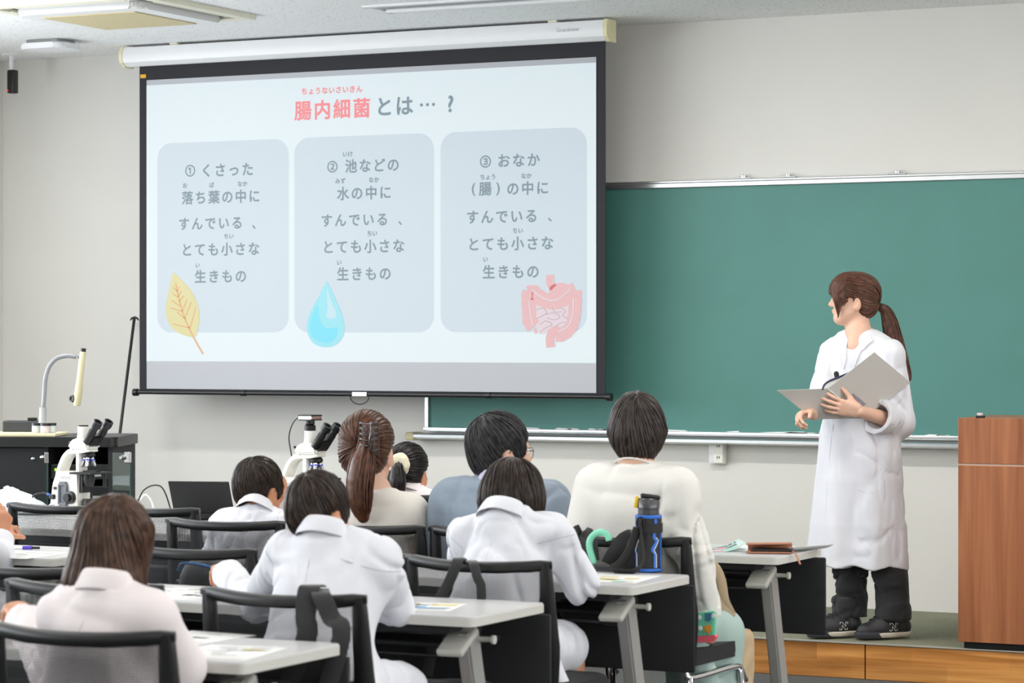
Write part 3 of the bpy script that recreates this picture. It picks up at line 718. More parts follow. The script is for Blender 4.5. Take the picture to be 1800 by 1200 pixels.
# ---------------------------------------------------------------- skin, cloth and hair materials
def cloth(name, col, bump=.12, rough=.8, sheen=.15, var=.02, crease=.35):
    m = mat(name, S(*col), rough, var=var, vscale=14, bump=bump, bscale=500, sheen=sheen); nt = m.node_tree; L = nt.links.new
    if crease:                                # soft creases of worn cotton
        tc = nt.nodes.new('ShaderNodeTexCoord'); mp = nt.nodes.new('ShaderNodeMapping'); mp.inputs['Scale'].default_value = (1,1,.6); L(tc.outputs['Object'], mp.inputs[0])
        n = nt.nodes.new('ShaderNodeTexNoise'); n.noise_type = 'RIDGED_MULTIFRACTAL'; n.inputs['Scale'].default_value = 6.5; n.inputs['Detail'].default_value = 3.5; n.inputs['Distortion'].default_value = .7; L(mp.outputs[0], n.inputs['Vector'])
        bp = nt.nodes.new('ShaderNodeBump'); bp.inputs['Strength'].default_value = crease; bp.inputs['Distance'].default_value = .012
        L(n.outputs[0], bp.inputs['Height']); old = next((x for x in nt.nodes if x.type == 'BUMP' and x != bp), None)
        if old: L(bp.outputs[0], old.inputs['Normal'])
        else: L(bp.outputs[0], nt.nodes['Principled BSDF'].inputs['Normal'])
    return m
def hair_mat(name, c1, c2, rough=.36):
    m = mat(name, S(*c1), rough); nt = m.node_tree; b = nt.nodes['Principled BSDF']; L = nt.links.new
    b.inputs['Specular IOR Level'].default_value = .32
    tc = nt.nodes.new('ShaderNodeTexCoord'); mp = nt.nodes.new('ShaderNodeMapping'); mp.inputs['Scale'].default_value = (70,70,45); L(tc.outputs['Object'], mp.inputs[0])
    n = nt.nodes.new('ShaderNodeTexNoise'); n.inputs['Scale'].default_value = 1; n.inputs['Detail'].default_value = 4; L(mp.outputs[0], n.inputs['Vector'])
    r = nt.nodes.new('ShaderNodeValToRGB'); r.color_ramp.elements[0].position = .35; r.color_ramp.elements[1].position = .68; r.color_ramp.elements[0].color = S(*c1); r.color_ramp.elements[1].color = S(*c2)
    L(n.outputs[0], r.inputs[0]); L(r.outputs[0], b.inputs['Base Color']); return m
M_skin = mat('skin', S(228,184,160), .5, var=.05, vscale=30, bump=.04, bscale=350, sss=.12)
M_skin2 = mat('skin_child', S(202,142,108), .5, var=.06, vscale=30, bump=.04, bscale=350, sss=.12)
M_lip = mat('lips', S(200,120,112), .4)
M_eyew = mat('eye_white', S(238,236,232), .2); M_iris = mat('iris', S(44,28,22), .15)
M_coat = cloth('lab_coat_cotton', (225,226,233)); M_coat2 = cloth('lab_coat_warm', (234,225,226)); M_cardi = cloth('cardigan_knit', (230,228,222), .3, .9)
M_blouse = cloth('blouse_cream', (232,226,218)); M_sweat = cloth('sweater_blue', (142,156,172), .3, .9); M_lav = cloth('shirt_lavender', (212,206,232))
M_trous = cloth('black_trousers', (28,29,31), .2, .85); M_navy = cloth('navy_cotton', (36,40,66), .2); M_mint = cloth('mint_skirt_cloth', (166,188,182), .15, crease=.6); M_jean = cloth('grey_trousers', (74,76,84), .2)
M_shoe = mat('shoe_black', S(34,35,38), .5, var=.1, bump=.2, bscale=200); M_sole = mat('shoe_sole', S(214,206,192), .6); M_solek = mat('shoe_sole_dark', S(52,54,60), .7)

def hand_parts(W, fwd, back, thumb, s, curl=(.5,.6,.4), spread=.06, tcurl=.35, fingers=(1,1,1,1)):
    """tapered cones of a hand: W wrist, fwd toward the fingers, back = back of the hand, thumb = side of the thumb"""
    W, fwd, back = A3(W), unit(fwd), unit(back); back = unit(back-fwd*(back@fwd)); lat = unit(thumb); lat = unit(lat-fwd*(lat@fwd)-back*(lat@back))
    palm, fing = [], []
    spec = [(.027,.086,(.043,.026,.021),.0088),(.009,.089,(.047,.030,.022),.009),(-.009,.085,(.044,.028,.022),.0086),(-.026,.076,(.034,.021,.019),.0076)]
    for k, (o, l, seg, r) in enumerate(spec):
        K = W+fwd*l*s+lat*o*s+back*(.004-abs(o)*.12)*s
        palm.append((W+lat*o*.55*s+fwd*.012*s, K, .0145*s, .0112*s))
        d = unit(fwd+lat*(o/.027)*spread); p = K; ang = 0; sc = fingers[k]
        for j, q in enumerate(seg):
            ang += curl[j]*sc*(1+.12*k)
            dd = d*math.cos(ang)-back*math.sin(ang); e = p+dd*q*s
            fing.append((k, p, e, (r-.0009*j)*s, (r-.0009*(j+1))*s)); p = e
    b = W+fwd*.022*s+lat*.02*s-back*.004*s; d = unit(fwd*.72+lat*.62-back*.3); p = b; r = .0125
    for j, q in enumerate((.042,.032,.027)):
        e = p+d*q*s; fing.append((4, p, e, (r-.0016*j)*s, (r-.0016*(j+1))*s)); p = e; d = unit(d-back*tcurl*.6-lat*tcurl*.55+fwd*.1)
    return palm, fing
def hand_mesh(W, elbow, fwd, back, thumb, s, h=.0026, **kw):
    palm, fing = hand_parts(W, fwd, back, thumb, s, **kw); sd = Sdf(); W = A3(W)
    aw = unit(A3(elbow)-W)
    sd.add(cone(W+aw*.07, W, .026*s, .021*s, (unit(A3(back)), .8)))
    for a, b, ra, rb in palm: sd.add(cone(a, b, ra, rb), .016*s)
    for k in range(5):
        fs = Sdf()
        for kk, a, b, ra, rb in fing:
            if kk == k: fs.add(cone(a, b, ra, rb), .004*s)
        sd.add(fs, .022*s if k == 4 else .006*s)
    pts = [W+aw*.07]+[b for _,_,b,_,_ in fing]+[b for _,b,_,_ in palm]
    lo, hi = bounds(pts, .03*s)
    return nets(sd, lo, hi, h)

class Head:
    def __init__(s, c, fwd, up=(0,0,1), k=1.0):
        s.c = A3(c); s.f = unit(fwd); u = A3(up); u = unit(u-s.f*(u@s.f)); s.u = u; s.r = np.cross(s.f, s.u); s.k = k
        s.M = np.stack([s.r, s.f, s.u], 1)
    def w(s, p): return s.c+s.M@(A3(p)*s.k)
    def W(s, P): return s.c+(np.asarray(P)*s.k)@s.M.T
    def ell(s, c, r, rx=0, ry=0, rz=0):
        E_ = np.array(Euler((rx,ry,rz)).to_matrix()); return ell(s.w(c), A3(r)*s.k, s.M@E_)
    def cone(s, a, b, ra, rb): return cone(s.w(a), s.w(b), ra*s.k, rb*s.k)
    def skin(s, sd, female=False):
        """skull, jaw, nose, lips, brows, ears"""
        sd.add(s.ell((0,-.012,.035), (.073,.092,.082)), .02)
        sd.add(s.ell((0,.032,-.028), (.060,.062,.082)), .03)
        sd.add(s.ell((0,.058,-.088), (.030,.030,.024)), .03)
        for x in (-1,1):
            sd.add(s.cone((x*.056,-.004,-.045), (x*.022,.066,-.09), .016, .016), .03)
            sd.add(s.ell((x*.034,.074,-.022), (.024,.02,.02)), .02)
            sd.add(s.cone((x*.016,.088,.022), (x*.046,.076,.02), .008, .006), .014)
            sd.sub(s.ell((x*.032,.102,.0), (.017,.018,.0115)), .012)
            sd.add(s.ell((x*.077,-.012,-.02), (.011,.021,.033), 0.15, 0, -x*.5), .006)
            sd.sub(s.ell((x*.086,-.004,-.016), (.007,.011,.02), 0.15, 0, -x*.5), .004)
        sd.add(s.cone((0,.092,.012), (0,.108,-.022), .0075, .0095), .012); sd.add(s.ell((0,.106,-.026), (.0125,.011,.009)), .008)
        for x in (-1,1): sd.add(s.ell((x*.012,.098,-.029), (.008,.009,.007)), .006)
        sd.add(s.ell((0,.094,-.052), (.022,.009,.006)), .006); sd.add(s.ell((0,.092,-.062), (.019,.009,.0065)), .006)
        sd.sub(s.cone((-.02,.103,-.057), (.02,.103,-.057), .0022, .0022), .003)
    def eyes(s, parent, org):
        for x in (-1,1):
            bm = NB(); c = s.w((x*.032,.081,.0)); bmesh.ops.create_uvsphere(bm, u_segments=16, v_segments=10, radius=.0115*s.k, matrix=Matrix.Translation(Vector(c-A3(org))))
            e = obj('eye', bm, M_eyew, parent, True)
            bm = NB(); d = s.f; lathe(bm, [(.0001,.0102*s.k),(.0052*s.k,.0101*s.k),(.0054*s.k,.0108*s.k),(.003*s.k,.0119*s.k),(.0001,.0122*s.k)], c-A3(org), d, 16); obj('iris', bm, M_iris, e, True)
            bm = NB(); pts = [s.w((x*(.014+.026*t), .0945-.010*t*t, .0175+.007*math.sin(PI*t*.8))) for t in np.linspace(0,1,7)]
            tube(bm, [p-A3(org) for p in pts], [.001,.0024,.0028,.0028,.0025,.002,.001], 6, flat=.7); obj('eyebrow', bm, MATS.get('hair_black_child') or M_iris, parent, True)

def surf_r(fn, O, dirs, rmax):
    rr = np.linspace(rmax, .01, 56); n = len(dirs)
    d = fn((O+dirs[:,None,:]*rr[None,:,None]).reshape(-1,3)).reshape(n, -1); ins = d < 0
    i = np.argmax(ins, 1); ok = ins.any(1); i0 = np.maximum(i-1, 0); d0 = d[np.arange(n), i0]; d1 = d[np.arange(n), i]
    t = np.where(i > 0, d0/np.where(np.abs(d0-d1) < 1e-9, 1, d0-d1), 0)
    return np.where(ok, rr[i0]+(rr[i]-rr[i0])*t, 0)
def hair_cap(hd, sd, name, m, parent, org, whorl=(0,-.5,.87), maxpol=2.6, n=640, seed=1, r0=.0025, h=.0045, flick=.012, O=(0,-.012,.01), wav=.03, swirl=.35):
    """a volume of hair and the locks combed over it from the whorl down to its hem"""
    rs = np.random.RandomState(seed); k = hd.k
    wd = hd.M@unit(whorl); e1 = unit(np.cross(wd, hd.f+.01)); e2 = np.cross(wd, e1); Oc = hd.w(O)
    lo, hi = Oc-.24*k, Oc+.24*k; lo[2] -= .06
    V, F = nets(sd, lo, hi, h)
    K = 18
    az = rs.rand(n)*2*PI; start = rs.rand(n)**1.0*.9*maxpol*.75; length = .7+rs.rand(n)*1.4
    pol = start[:,None]+length[:,None]*np.linspace(0,1,K)[None]; pol = np.minimum(pol, maxpol)
    a = az[:,None]+swirl*pol*.5+wav*rs.randn(n,1)*np.sin(pol*3+rs.rand(n,1)*6)
    dirs = (np.cos(pol)[...,None]*wd+np.sin(pol)[...,None]*(np.cos(a)[...,None]*e1+np.sin(a)[...,None]*e2))
    r = surf_r(sd, Oc, dirs.reshape(-1,3), .26*k).reshape(n, K)
    P = Oc+dirs*r[...,None]
    step = np.linalg.norm(np.diff(P, axis=1), axis=2); bad = (np.diff(r, axis=1) < -.02*k) | (r[:,1:] < .03) | (step > .045*k)
    first = np.where(bad.any(1), np.argmax(bad, 1), K-1)
    T = np.arange(K); keep = first > 3
    paths, rads = [], []
    for i in np.where(keep)[0]:
        m_ = first[i]; q = np.linspace(0, m_, K); lo_ = np.floor(q).astype(int); hi_ = np.minimum(lo_+1, m_); t = (q-lo_)[:,None]
        p = P[i,lo_]*(1-t)+P[i,hi_]*t
        out = p-Oc; out /= np.linalg.norm(out, axis=1)[:,None]; lift = rs.rand()**2*.0055-.0012
        p = p+out*lift*k
        tip = unit(p[-1]-p[-3]); p[-1] += tip*flick*k*rs.rand(); p[-2] += tip*flick*.4*k*rs.rand()
        paths.append(p); w_ = r0*k*(.6+.8*rs.rand()); rads.append(w_*np.array([.35]+[1]*(K-6)+[.95,.85,.68,.45,.12]))
    V2, F2 = many_tubes(paths, rads, 5)
    return np_mesh(name, np.concatenate([V,V2]), np.concatenate([F, F2+len(V)]), m, parent, org)
def pony(pts, rad, name, m, parent, org, n=170, seed=2, r0=.0026, fray=.25, extra=None):
    """a tail of hair: strands along a spine; rad = radius at the spine points"""
    rs = np.random.RandomState(seed); sp = np.array([list(p) for p in smooth_path(pts, 6)]); K = len(sp)
    rr = np.interp(np.linspace(0,1,K), np.linspace(0,1,len(rad)), rad)
    T = np.gradient(sp, axis=0); T /= np.linalg.norm(T, axis=1)[:,None]; a = np.cross(T, A3([0.3,.9,.1])); a /= np.linalg.norm(a, axis=1)[:,None]; b = np.cross(T, a)
    paths, rads = [], []
    for i in range(n):
        an = rs.rand()*2*PI; q = math.sqrt(rs.rand()); end = 1-fray*rs.rand()*(.4+.6*rs.rand()); t = np.linspace(0, end, 16)*(K-1)
        x = np.interp(t, np.arange(K), np.arange(K)); i0 = np.floor(x).astype(int); i1 = np.minimum(i0+1, K-1); f = (x-i0)[:,None]
        g = lambda Z: Z[i0]*(1-f)+Z[i1]*f
        R_ = np.interp(t, np.arange(K), rr)[:,None]; ph = rs.rand()*6; wob = 1+.12*np.sin(np.linspace(0,4,16)+ph)[:,None]
        p = g(sp)+(g(a)*math.cos(an)+g(b)*math.sin(an)*.8)*R_*q*wob
        paths.append(p); w_ = r0*(.6+.8*rs.rand()); rads.append(w_*np.array([.8]+[1.]*10+[.9,.8,.6,.4,.1]))
    V, F = many_tubes(paths, rads, 5)
    core = Sdf()
    for i in range(0, K-3, 3): core.add(cone(sp[i], sp[min(i+3,K-4)], rr[i]*.82, rr[min(i+3,K-4)]*.78), .01)
    lo, hi = bounds(sp, max(rad)+.02); V2, F2 = nets(core, lo, hi, .006)
    return np_mesh(name, np.concatenate([V,V2]), np.concatenate([F, F2+len(V)]), m, parent, org)

def collar(name, m, parent, org, N, r, f, u, wd, dp, stand=.03, fall=.055, flare=.010, a0=-2.35, a1=2.35, open_drop=.05, tip=.03, th=.003, n=40):
    """turned-down collar round the neck: stands up inside, falls over outside; N neck centre at the seam, r/f/u its right, front, up"""
    N, r, f, u = A3(N), unit(r), unit(f), unit(u); vs, fs = [], []
    for i in range(n+1):
        a = a0+(a1-a0)*i/n; q = abs(a)/max(abs(a0), abs(a1)); fr = max(0, (abs(a)-1.2)/1.15)
        d = r*math.sin(a)-f*math.cos(a); base = N+r*math.sin(a)*wd-f*math.cos(a)*dp-u*open_drop*fr**1.3
        h1 = stand*(1-.35*fr); fl = fall+tip*max(0, q-.6)*2.2; wob = .003*math.sin(a*5+1)
        pr = [base, base+u*h1+d*.003, base+u*(h1+.004)+d*.008, base+u*h1*.75+d*(.012+flare*.4), base+u*(h1-fl)+d*(.014+flare+wob), base+u*(h1-fl)+d*(.014+flare+wob-th), base+u*h1*.7+d*(.008+flare*.3), base-u*.004+d*.005]
        vs += [tuple(p-A3(org)) for p in pr]
    k = 8
    for i in range(n):
        for j in range(k): fs.append((i*k+j, i*k+(j+1)%k, (i+1)*k+(j+1)%k, (i+1)*k+j))
    fs += [tuple(range(k))[::-1], tuple(n*k+j for j in range(k))]
    o = obj(name, (vs, [], fs), m, parent, True)
    md = o.modifiers.new('s', 'SUBSURF'); md.levels = 1; md.render_levels = 1
    return o
def onto(sd, p, d, far=.25):
    """point where a ray from outside along d meets the surface"""
    p, d = A3(p), unit(d); t = np.linspace(0, far*2, 260); q = p-d*far+t[:,None]*d; v = sd(q); i = np.argmax(v < 0)
    return q[i] if (v < 0).any() else p
def seam(name, sd, pts, d, m, parent, org, r=.0012):
    q = [onto(sd, p, d) for p in pts]; bm = NB(); tube(bm, [Vector(x-A3(org)) for x in q], r, 5); return obj(name, bm, m, parent, True)
M_seam = mat('seam_thread', S(196,198,208), .85)

def folds(amp, sc, seed, foci=(), rings=()):
    """cloth creases; foci = (point, radius, gain) where they gather; rings = (a, b, wavelength, amp) round a bent limb"""
    sc = A3(sc); o = A3([seed*3.7, seed*1.3, seed*2.1])
    def f(P):
        w_ = np.full(len(P), .75)
        for c, r, g in foci: w_ = w_+g*np.exp(-((P-A3(c))**2).sum(1)/(r*r))
        q = P*sc+o; q = q+.6*np.stack([vnoise(q*.5+9), vnoise(q*.5+19), vnoise(q*.5+29)], 1)
        n1 = vnoise(q); n2 = vnoise(q*1.9+5); msk = np.clip(.55+vnoise(P*4+o), 0, 1)
        d = amp*w_*(.4*n1+.2*n2 - .9*msk*np.exp(-(n1/.15)**2) - .5*msk*np.exp(-(n2/.17)**2) + .3)
        for a, b, wl, am in rings:
            a, b = A3(a), A3(b); n = unit(b-a); L = np.linalg.norm(b-a); t = (P-a)@n; rad = np.linalg.norm(P-a-np.outer(t,n), axis=1)
            m_ = (.4+.6*vnoise(P*9+seed*3))*np.exp(-np.maximum(rad-.07,0)**2/.0006)*np.clip(t/.03,0,1)*np.clip((L-t)/.03,0,1)
            ph = vnoise(P*14+seed)*2.6+vnoise(P*6+seed*2)*2.5
            d = d+am*m_*np.sin(2*PI*t/wl+ph)
        return np.clip(-d, -.022, .013)
    return f
# ================================================================ PEOPLE
X_, Y_, Z_ = A3([1,0,0]), A3([0,1,0]), A3([0,0,1])
hair_mat('hair_black_child', (27,21,18), (62,48,40)); hair_mat('hair_brown_bob', (58,40,31), (96,68,52)); hair_mat('hair_dark', (34,29,28), (74,62,58))
hair_mat('hair_man', (26,26,28), (66,64,66), .42); hair_mat('hair_chestnut', (64,39,28), (104,66,46)); hair_mat('hair_teacher', (72,46,37), (108,72,57)); hair_mat('hair_jet', (18,16,17), (42,37,36))
def vd(u, v): d = FWD+RIGHT*((u-900)/F_PX)+UP*((597-v)/F_PX); return A3(d)/np.linalg.norm(A3(d))
def rot(v, deg): a = math.radians(deg); c, s = math.cos(a), math.sin(a); return A3([v[0]*c-v[1]*s, v[0]*s+v[1]*c, v[2]])
def join_parts(name, parts, m, parent, org):
    V, F, n = [], [], 0
    for v, f in parts: V.append(v); F.append(f+n); n += len(v)
    return np_mesh(name, np.concatenate(V), np.concatenate(F), m, parent, org)

def hair_volume(hd, style):
    s = Sdf()
    if style in ('crop', 'man'):
        t = 0 if style == 'crop' else .004
        s.add(hd.ell((0,-.016,.034), (.083+t,.103+t,.09+t)), 0).add(hd.ell((0,-.052,-.022), (.062+t*2,.05+t,.06+t*2)), .03)
        for x in (-1,1): s.add(hd.ell((x*.062,.026,.004), (.014,.03,.036)), .02)
        s.sub(rbox(hd.w((0,.115,-.052)), A3((.062,.066,.088))*hd.k, .03*hd.k, hd.M), .02)
        for x in (-1,1): s.sub(hd.ell((x*.092,-.012,-.038), (.036,.03,.046), .2), .012)
        s.sub(hd.ell((0,-.02,-.16), (.12,.12,.072)), .02)
    elif style == 'bowl':
        s.add(hd.ell((0,-.014,.03), (.09,.108,.096)), 0).add(hd.ell((0,-.05,-.03), (.082,.066,.072)), .04)
        for x in (-1,1): s.add(hd.ell((x*.07,.02,-.025), (.026,.05,.065)), .03)
        s.sub(rbox(hd.w((0,.13,-.055)), A3((.058,.066,.085))*hd.k, .03*hd.k, hd.M), .02)
        s.sub(hd.ell((0,-.01,-.185), (.16,.16,.092)), .02)
    elif style == 'bob':
        s.add(hd.ell((0,-.018,.03), (.084,.105,.095)), 0)
        s.add(loft([(hd.w((0,-.02,.06)), hd.r, .077*hd.k, .096*hd.k), (hd.w((0,-.022,-.02)), hd.r, .088*hd.k, .1*hd.k), (hd.w((0,-.026,-.09)), hd.r, .099*hd.k, .096*hd.k), (hd.w((0,-.03,-.128)), hd.r, .1*hd.k, .088*hd.k)], 2.1), .03)
        s.sub(rbox(hd.w((0,.13,-.07)), A3((.06,.085,.13))*hd.k, .04*hd.k, hd.M), .02)
        s.sub(hd.ell((0,.01,-.215), (.2,.2,.075)), .015)
    elif style == 'short_bob':
        s.add(hd.ell((0,-.014,.032), (.086,.107,.098)), 0).add(hd.ell((0,-.05,-.015), (.084,.068,.07)), .03).add(hd.cone((0,-.055,-.05), (0,-.048,-.112), .05, .034), .05)
        for x in (-1,1): s.add(hd.cone((x*.06,-.008,.0), (x*.05,.0,-.055), .03, .018), .03)
        s.sub(rbox(hd.w((0,.13,-.055)), A3((.06,.07,.1))*hd.k, .03*hd.k, hd.M), .02)
    elif style == 'tied':
        s.add(hd.ell((0,-.014,.034), (.083,.103,.092)), 0).add(hd.ell((0,-.05,-.02), (.072,.056,.062)), .03)
        s.sub(rbox(hd.w((0,.115,-.045)), A3((.064,.066,.09))*hd.k, .03*hd.k, hd.M), .02)
        for x in (-1,1): s.sub(hd.ell((x*.088,.0,-.03), (.026,.036,.036), .25), .012).sub(hd.ell((x*.08,.034,-.012), (.028,.034,.034)), .012)
        s.sub(hd.ell((0,.0,-.155), (.12,.12,.072)), .02)
    return s

def person(p):
    """a seated figure built from its joints, all in room coordinates"""
    P = A3(p['P']); org = A3([P[0], P[1], 0]); t = thing('person', p['label'], 'person', org)
    k = p['k']; N = A3(p['N']); sw = p['sw']; sh = p.get('sh', X_); sdp = p.get('sdrop', .05)
    SL, SR = N-sh*sw-Z_*sdp+A3(p.get('soL', (0,0,0))), N+sh*sw-Z_*sdp+A3(p.get('soR', (0,0,0)))
    EL, ER, WL, WR = (A3(p[q]) for q in ('EL','ER','WL','WR'))
    hd = Head(A3(p['H'])-A3([0,0,.022*k]), p['hf'], p.get('hu', (0,0,1)), k)
    skinm = p.get('skin', M_skin2); g = p.get('girth', 1.0)
    # -- body
    sk = Sdf(); hd.skin(sk); nb = N+A3(p.get('nb', (0,.004,-.01)))
    sk.add(cone(nb, hd.w((0,-.022,-.07)), .06*k*p.get('neck',1), .053*k*p.get('neck',1)), .03).add(cone(nb, nb-Z_*.06, .052*k, .06*k), .03)
    lo, hi = bounds([hd.c-.13*k, hd.c+.13*k, nb-Z_*.09, nb-A3([.07,.07,0])], .02)
    parts = [nets(sk, lo, hi, .004)]
    hip = A3(p.get('hip', X_)); fw = np.cross(Z_, hip); tl = p.get('thigh', .36)
    KL, KR = A3(p.get('KL', P-hip*.085+fw*tl-Z_*.02)), A3(p.get('KR', P+hip*.085+fw*tl-Z_*.02))
    AL, AR = A3(p.get('AL', KL*[1,1,0]+fw*.0+Z_*.08)), A3(p.get('AR', KR*[1,1,0]+fw*.0+Z_*.08))
    bs = Sdf(); M_ = (SL+SR)/2
    bs.add(loft([(P-Z_*.04, hip, .1*g, .07*g), (P*.55+M_*.45+A3(p.get('mid', (0,0,0))), (hip+sh)/2, .085*g, .05*g), (M_-Z_*.07+np.cross(Z_,sh)*.01, sh, sw*.8, .05*g)]))
    for s_, e_, w_ in ((SL,EL,WL),(SR,ER,WR)): bs.add(cone(s_*.9+M_*.1, e_, .038*g, .034*g), .03).add(cone(e_, w_, .034*g, .024*g), .015)
    bs.add(cone(nb, M_-Z_*.05, .045*k, .045*k), .03)
    for h_, kn, an in ((P-hip*.07, KL, AL),(P+hip*.07, KR, AR)): bs.add(cone(h_-Z_*.02, kn, .066*g, .046*g), .03).add(cone(kn, kn*.55+an*.45, .044*g, .045*g), .015).add(cone(kn*.55+an*.45, an, .045*g, .03*g), .01)
    lo, hi = bounds([P, SL, SR, EL, ER, WL, WR, KL, KR, AL, AR, nb], .1)
    parts.append(nets(bs, lo, hi, .0085))
    for q, e_, w_, th in (('hL',EL,WL,1),('hR',ER,WR,-1)):
        h_ = dict(p.get(q, {})); f = h_.pop('fwd', w_-e_); b_ = h_.pop('back', (0,0,1)); tb = h_.pop('thumb', sh*th)
        parts.append(hand_mesh(w_+unit(w_-e_)*.008, e_, f, b_, tb, h_.pop('s', k*.95), **h_))
    body = join_parts('body', parts, skinm, t, org)
    hd.eyes(body, org)
    # -- hair
    hm = MATS[p['hair'][1]]; st = p['hair'][0]; hv = hair_volume(hd, st)
    kw = dict(seed=p.get('seed', 1), **(dict(n=820, flick=.024, wav=.06, r0=.0022) if st in ('crop','bowl') else {})); kw.update(p.get('hairkw', {}))
    hair = hair_cap(hd, hv, 'hair', hm, t, org, **kw)
    # -- top garment
    c = Sdf(); dp = p.get('depth', .098)*g; wdt = p.get('chest', sw*1.04)
    mid = P*.55+M_*.45+A3(p.get('mid', (0,0,0)))
    rings = [(P-Z_*.06, hip, p.get('hw', .15)*g, .115*g), (P*.75+mid*.25+Z_*.03, hip, p.get('hw', .15)*.97*g, dp*1.05), (mid, hip+sh, p.get('ww', wdt*.96), dp), (M_*.6+mid*.4, sh, wdt, dp), (M_-Z_*.015, sh, wdt*.82, dp*.8), (N+Z_*.005, sh, .062*k+.008, .06*k+.004)]
    c.add(loft(rings, 2.4))
    sr, er, wr = p.get('sleeve', (.056, .05, .045))
    for s_, e_, w_, sd_ in ((SL,EL,WL,-1),(SR,ER,WR,1)):
        c.add(cone(N-Z_*.03+sh*sd_*.02, s_, .04, sr*.8), .06)
        if p['top'] == 'blouse':
            c.add(cone(s_, s_*.62+e_*.38, sr, sr*1.02, cut=True), .035)
        else:
            c.add(cone(s_, e_, sr*.92, er), .045).add(cone(e_, w_, er, wr, cut=True), .02)
    foci = [(EL,.09,1.2),(ER,.09,1.2),(SL-Z_*.09,.09,.8),(SR-Z_*.09,.09,.8),(mid,.13,.3)]
    if p['top'] == 'coat':
        for h_, kn in ((P-hip*.08, KL),(P+hip*.08, KR)): c.add(cone(h_+Z_*.0, kn*.88+h_*.12, .088*g, .074*g), .06)
        for s_ in (-1,1): c.add(cone(P+hip*s_*.15*g+Z_*.0, P+hip*s_*.215*g+fw*.03-Z_*p.get('skirt',.13), .05, .035, cut=True), .05)
    for f in p.get('extra', []): c.add(*f)
    up_ = unit(hd.c-N) if 'cu' not in p else A3(p['cu'])
    if p['top'] == 'coat': c.add(cone(N-Z_*.03, N+up_*.016, .06*k+.006, .05*k+.006, cut=True), .03)
    amp = p.get('amp', .012)
    rg = [] if p['top'] == 'blouse' else [(EL*.55+SL*.45, EL*.6+WL*.4, .036, .0035*amp/.012), (ER*.55+SR*.45, ER*.6+WR*.4, .036, .0035*amp/.012)]
    c.warp(folds(amp, p.get('fsc', (11,11,6.5)), p.get('seed', 1), foci, rg))
    lo, hi = bounds([P-Z_*.2, SL, SR, EL, ER, WL, WR, N, KL, KR, P-hip*.25, P+hip*.25, P-fw*.1, mid-fw*.1, M_-fw*.1], .1)
    if p['top'] != 'coat': lo[2] = max(lo[2], P[2]-.14)
    nm = dict(coat='lab_coat', sweater='sweater', cardigan='cardigan', blouse='blouse')[p['top']]
    V, F = nets(c, lo, hi, p.get('h', .006), relax=2)
    top = np_mesh(nm, V, F, p['topm'], t, org)
    fr = np.cross(Z_, sh); bk = -fr
    if p['top'] == 'coat':
        cf = unit(np.cross(up_, sh)); 
        collar('collar', p['topm'], top, org, N+up_*p.get('cup', .012), sh, cf, up_, .055*k+.003, .053*k+.003, **p.get('collar', {}))
        b0 = N-Z_*.05; pts = [b0*(1-q)+(P+Z_*.03)*q for q in np.linspace(0,1,26)]
        seam('back_seam', c, [x+bk*.05 for x in pts], fr, M_seam, top, org, .0016)
        for s_, S_, E_ in ((-1,SL,EL),(1,SR,ER)) if p.get('seams', True) else ():
            ax = unit(E_-S_); a_ = unit(np.cross(ax, fr)); pts = []
            for q in np.linspace(-1.9, 1.6, 18):
                d = -(a_*math.sin(q))*s_*-1 + bk*math.cos(q); pts.append(onto(c, S_+ax*.018+sh*s_*.004, -unit(d), .14))
            runs = [[pts[0]]]
            for x in pts[1:]:
                if np.linalg.norm(x-runs[-1][-1]) > .032: runs.append([])
                runs[-1].append(x)
            pts = max(runs, key=len)
            if len(pts) < 4: continue
            bm = NB(); tube(bm, [Vector(x-org) for x in pts], .0015, 5); obj('sleeve_seam', bm, M_seam, top, True)
    elif p['top'] in ('sweater', 'cardigan'):
        cf = unit(np.cross(up_, sh))
        bm = NB(); tube(bm, [Vector(N+up_*.004+sh*math.sin(a)*(.062*k+.008)-cf*math.cos(a)*(.058*k+.008)-up_*.03*max(0,-math.cos(a))-org) for a in np.linspace(-PI,PI,41)], .003, 8, flat=1.3); obj('neckband', bm, p['topm'], top, True)
    # -- lower garment and shoes
    b = Sdf(); leg = p.get('legs', 'trousers'); q_ = 1 if leg == 'trousers' else .55
    for h_, kn, an in ((P-hip*.075, KL, AL),(P+hip*.075, KR, AR)):
        if leg == 'skirt': b.add(cone(h_-Z_*.02, kn-Z_*.02, .085, .07), .06).add(cone(kn-Z_*.02, kn*[1,1,.25]+Z_*.02, .075, .1), .08)
        elif leg == 'shorts': b.add(cone(h_-Z_*.02, h_*.35+kn*.65, .07*g, .062*g, cut=True), .04)
        else: b.add(cone(h_-Z_*.02, kn, .08*g, .062*g), .04).add(cone(kn, an+Z_*.01, .06*g, .05*g, cut=True), .02)
    if leg == 'skirt': b.add(cone(P+hip*.16-Z_*.03, P+hip*.24+fw*.1-Z_*.34, .07, .05), .08)
    b.warp(folds(.016 if leg == 'skirt' else .007, (9,9,4) if leg == 'skirt' else (10,10,10), p.get('seed',1)+5))
    lo, hi = bounds([P, KL, KR, AL, AR, P-hip*.15, P+hip*.15], .17); lo[2] = .02
    V, F = nets(b, lo, hi, .011); np_mesh(dict(skirt='skirt', shorts='shorts', trousers='trousers')[leg], V, F, p.get('legm', M_navy), t, org)
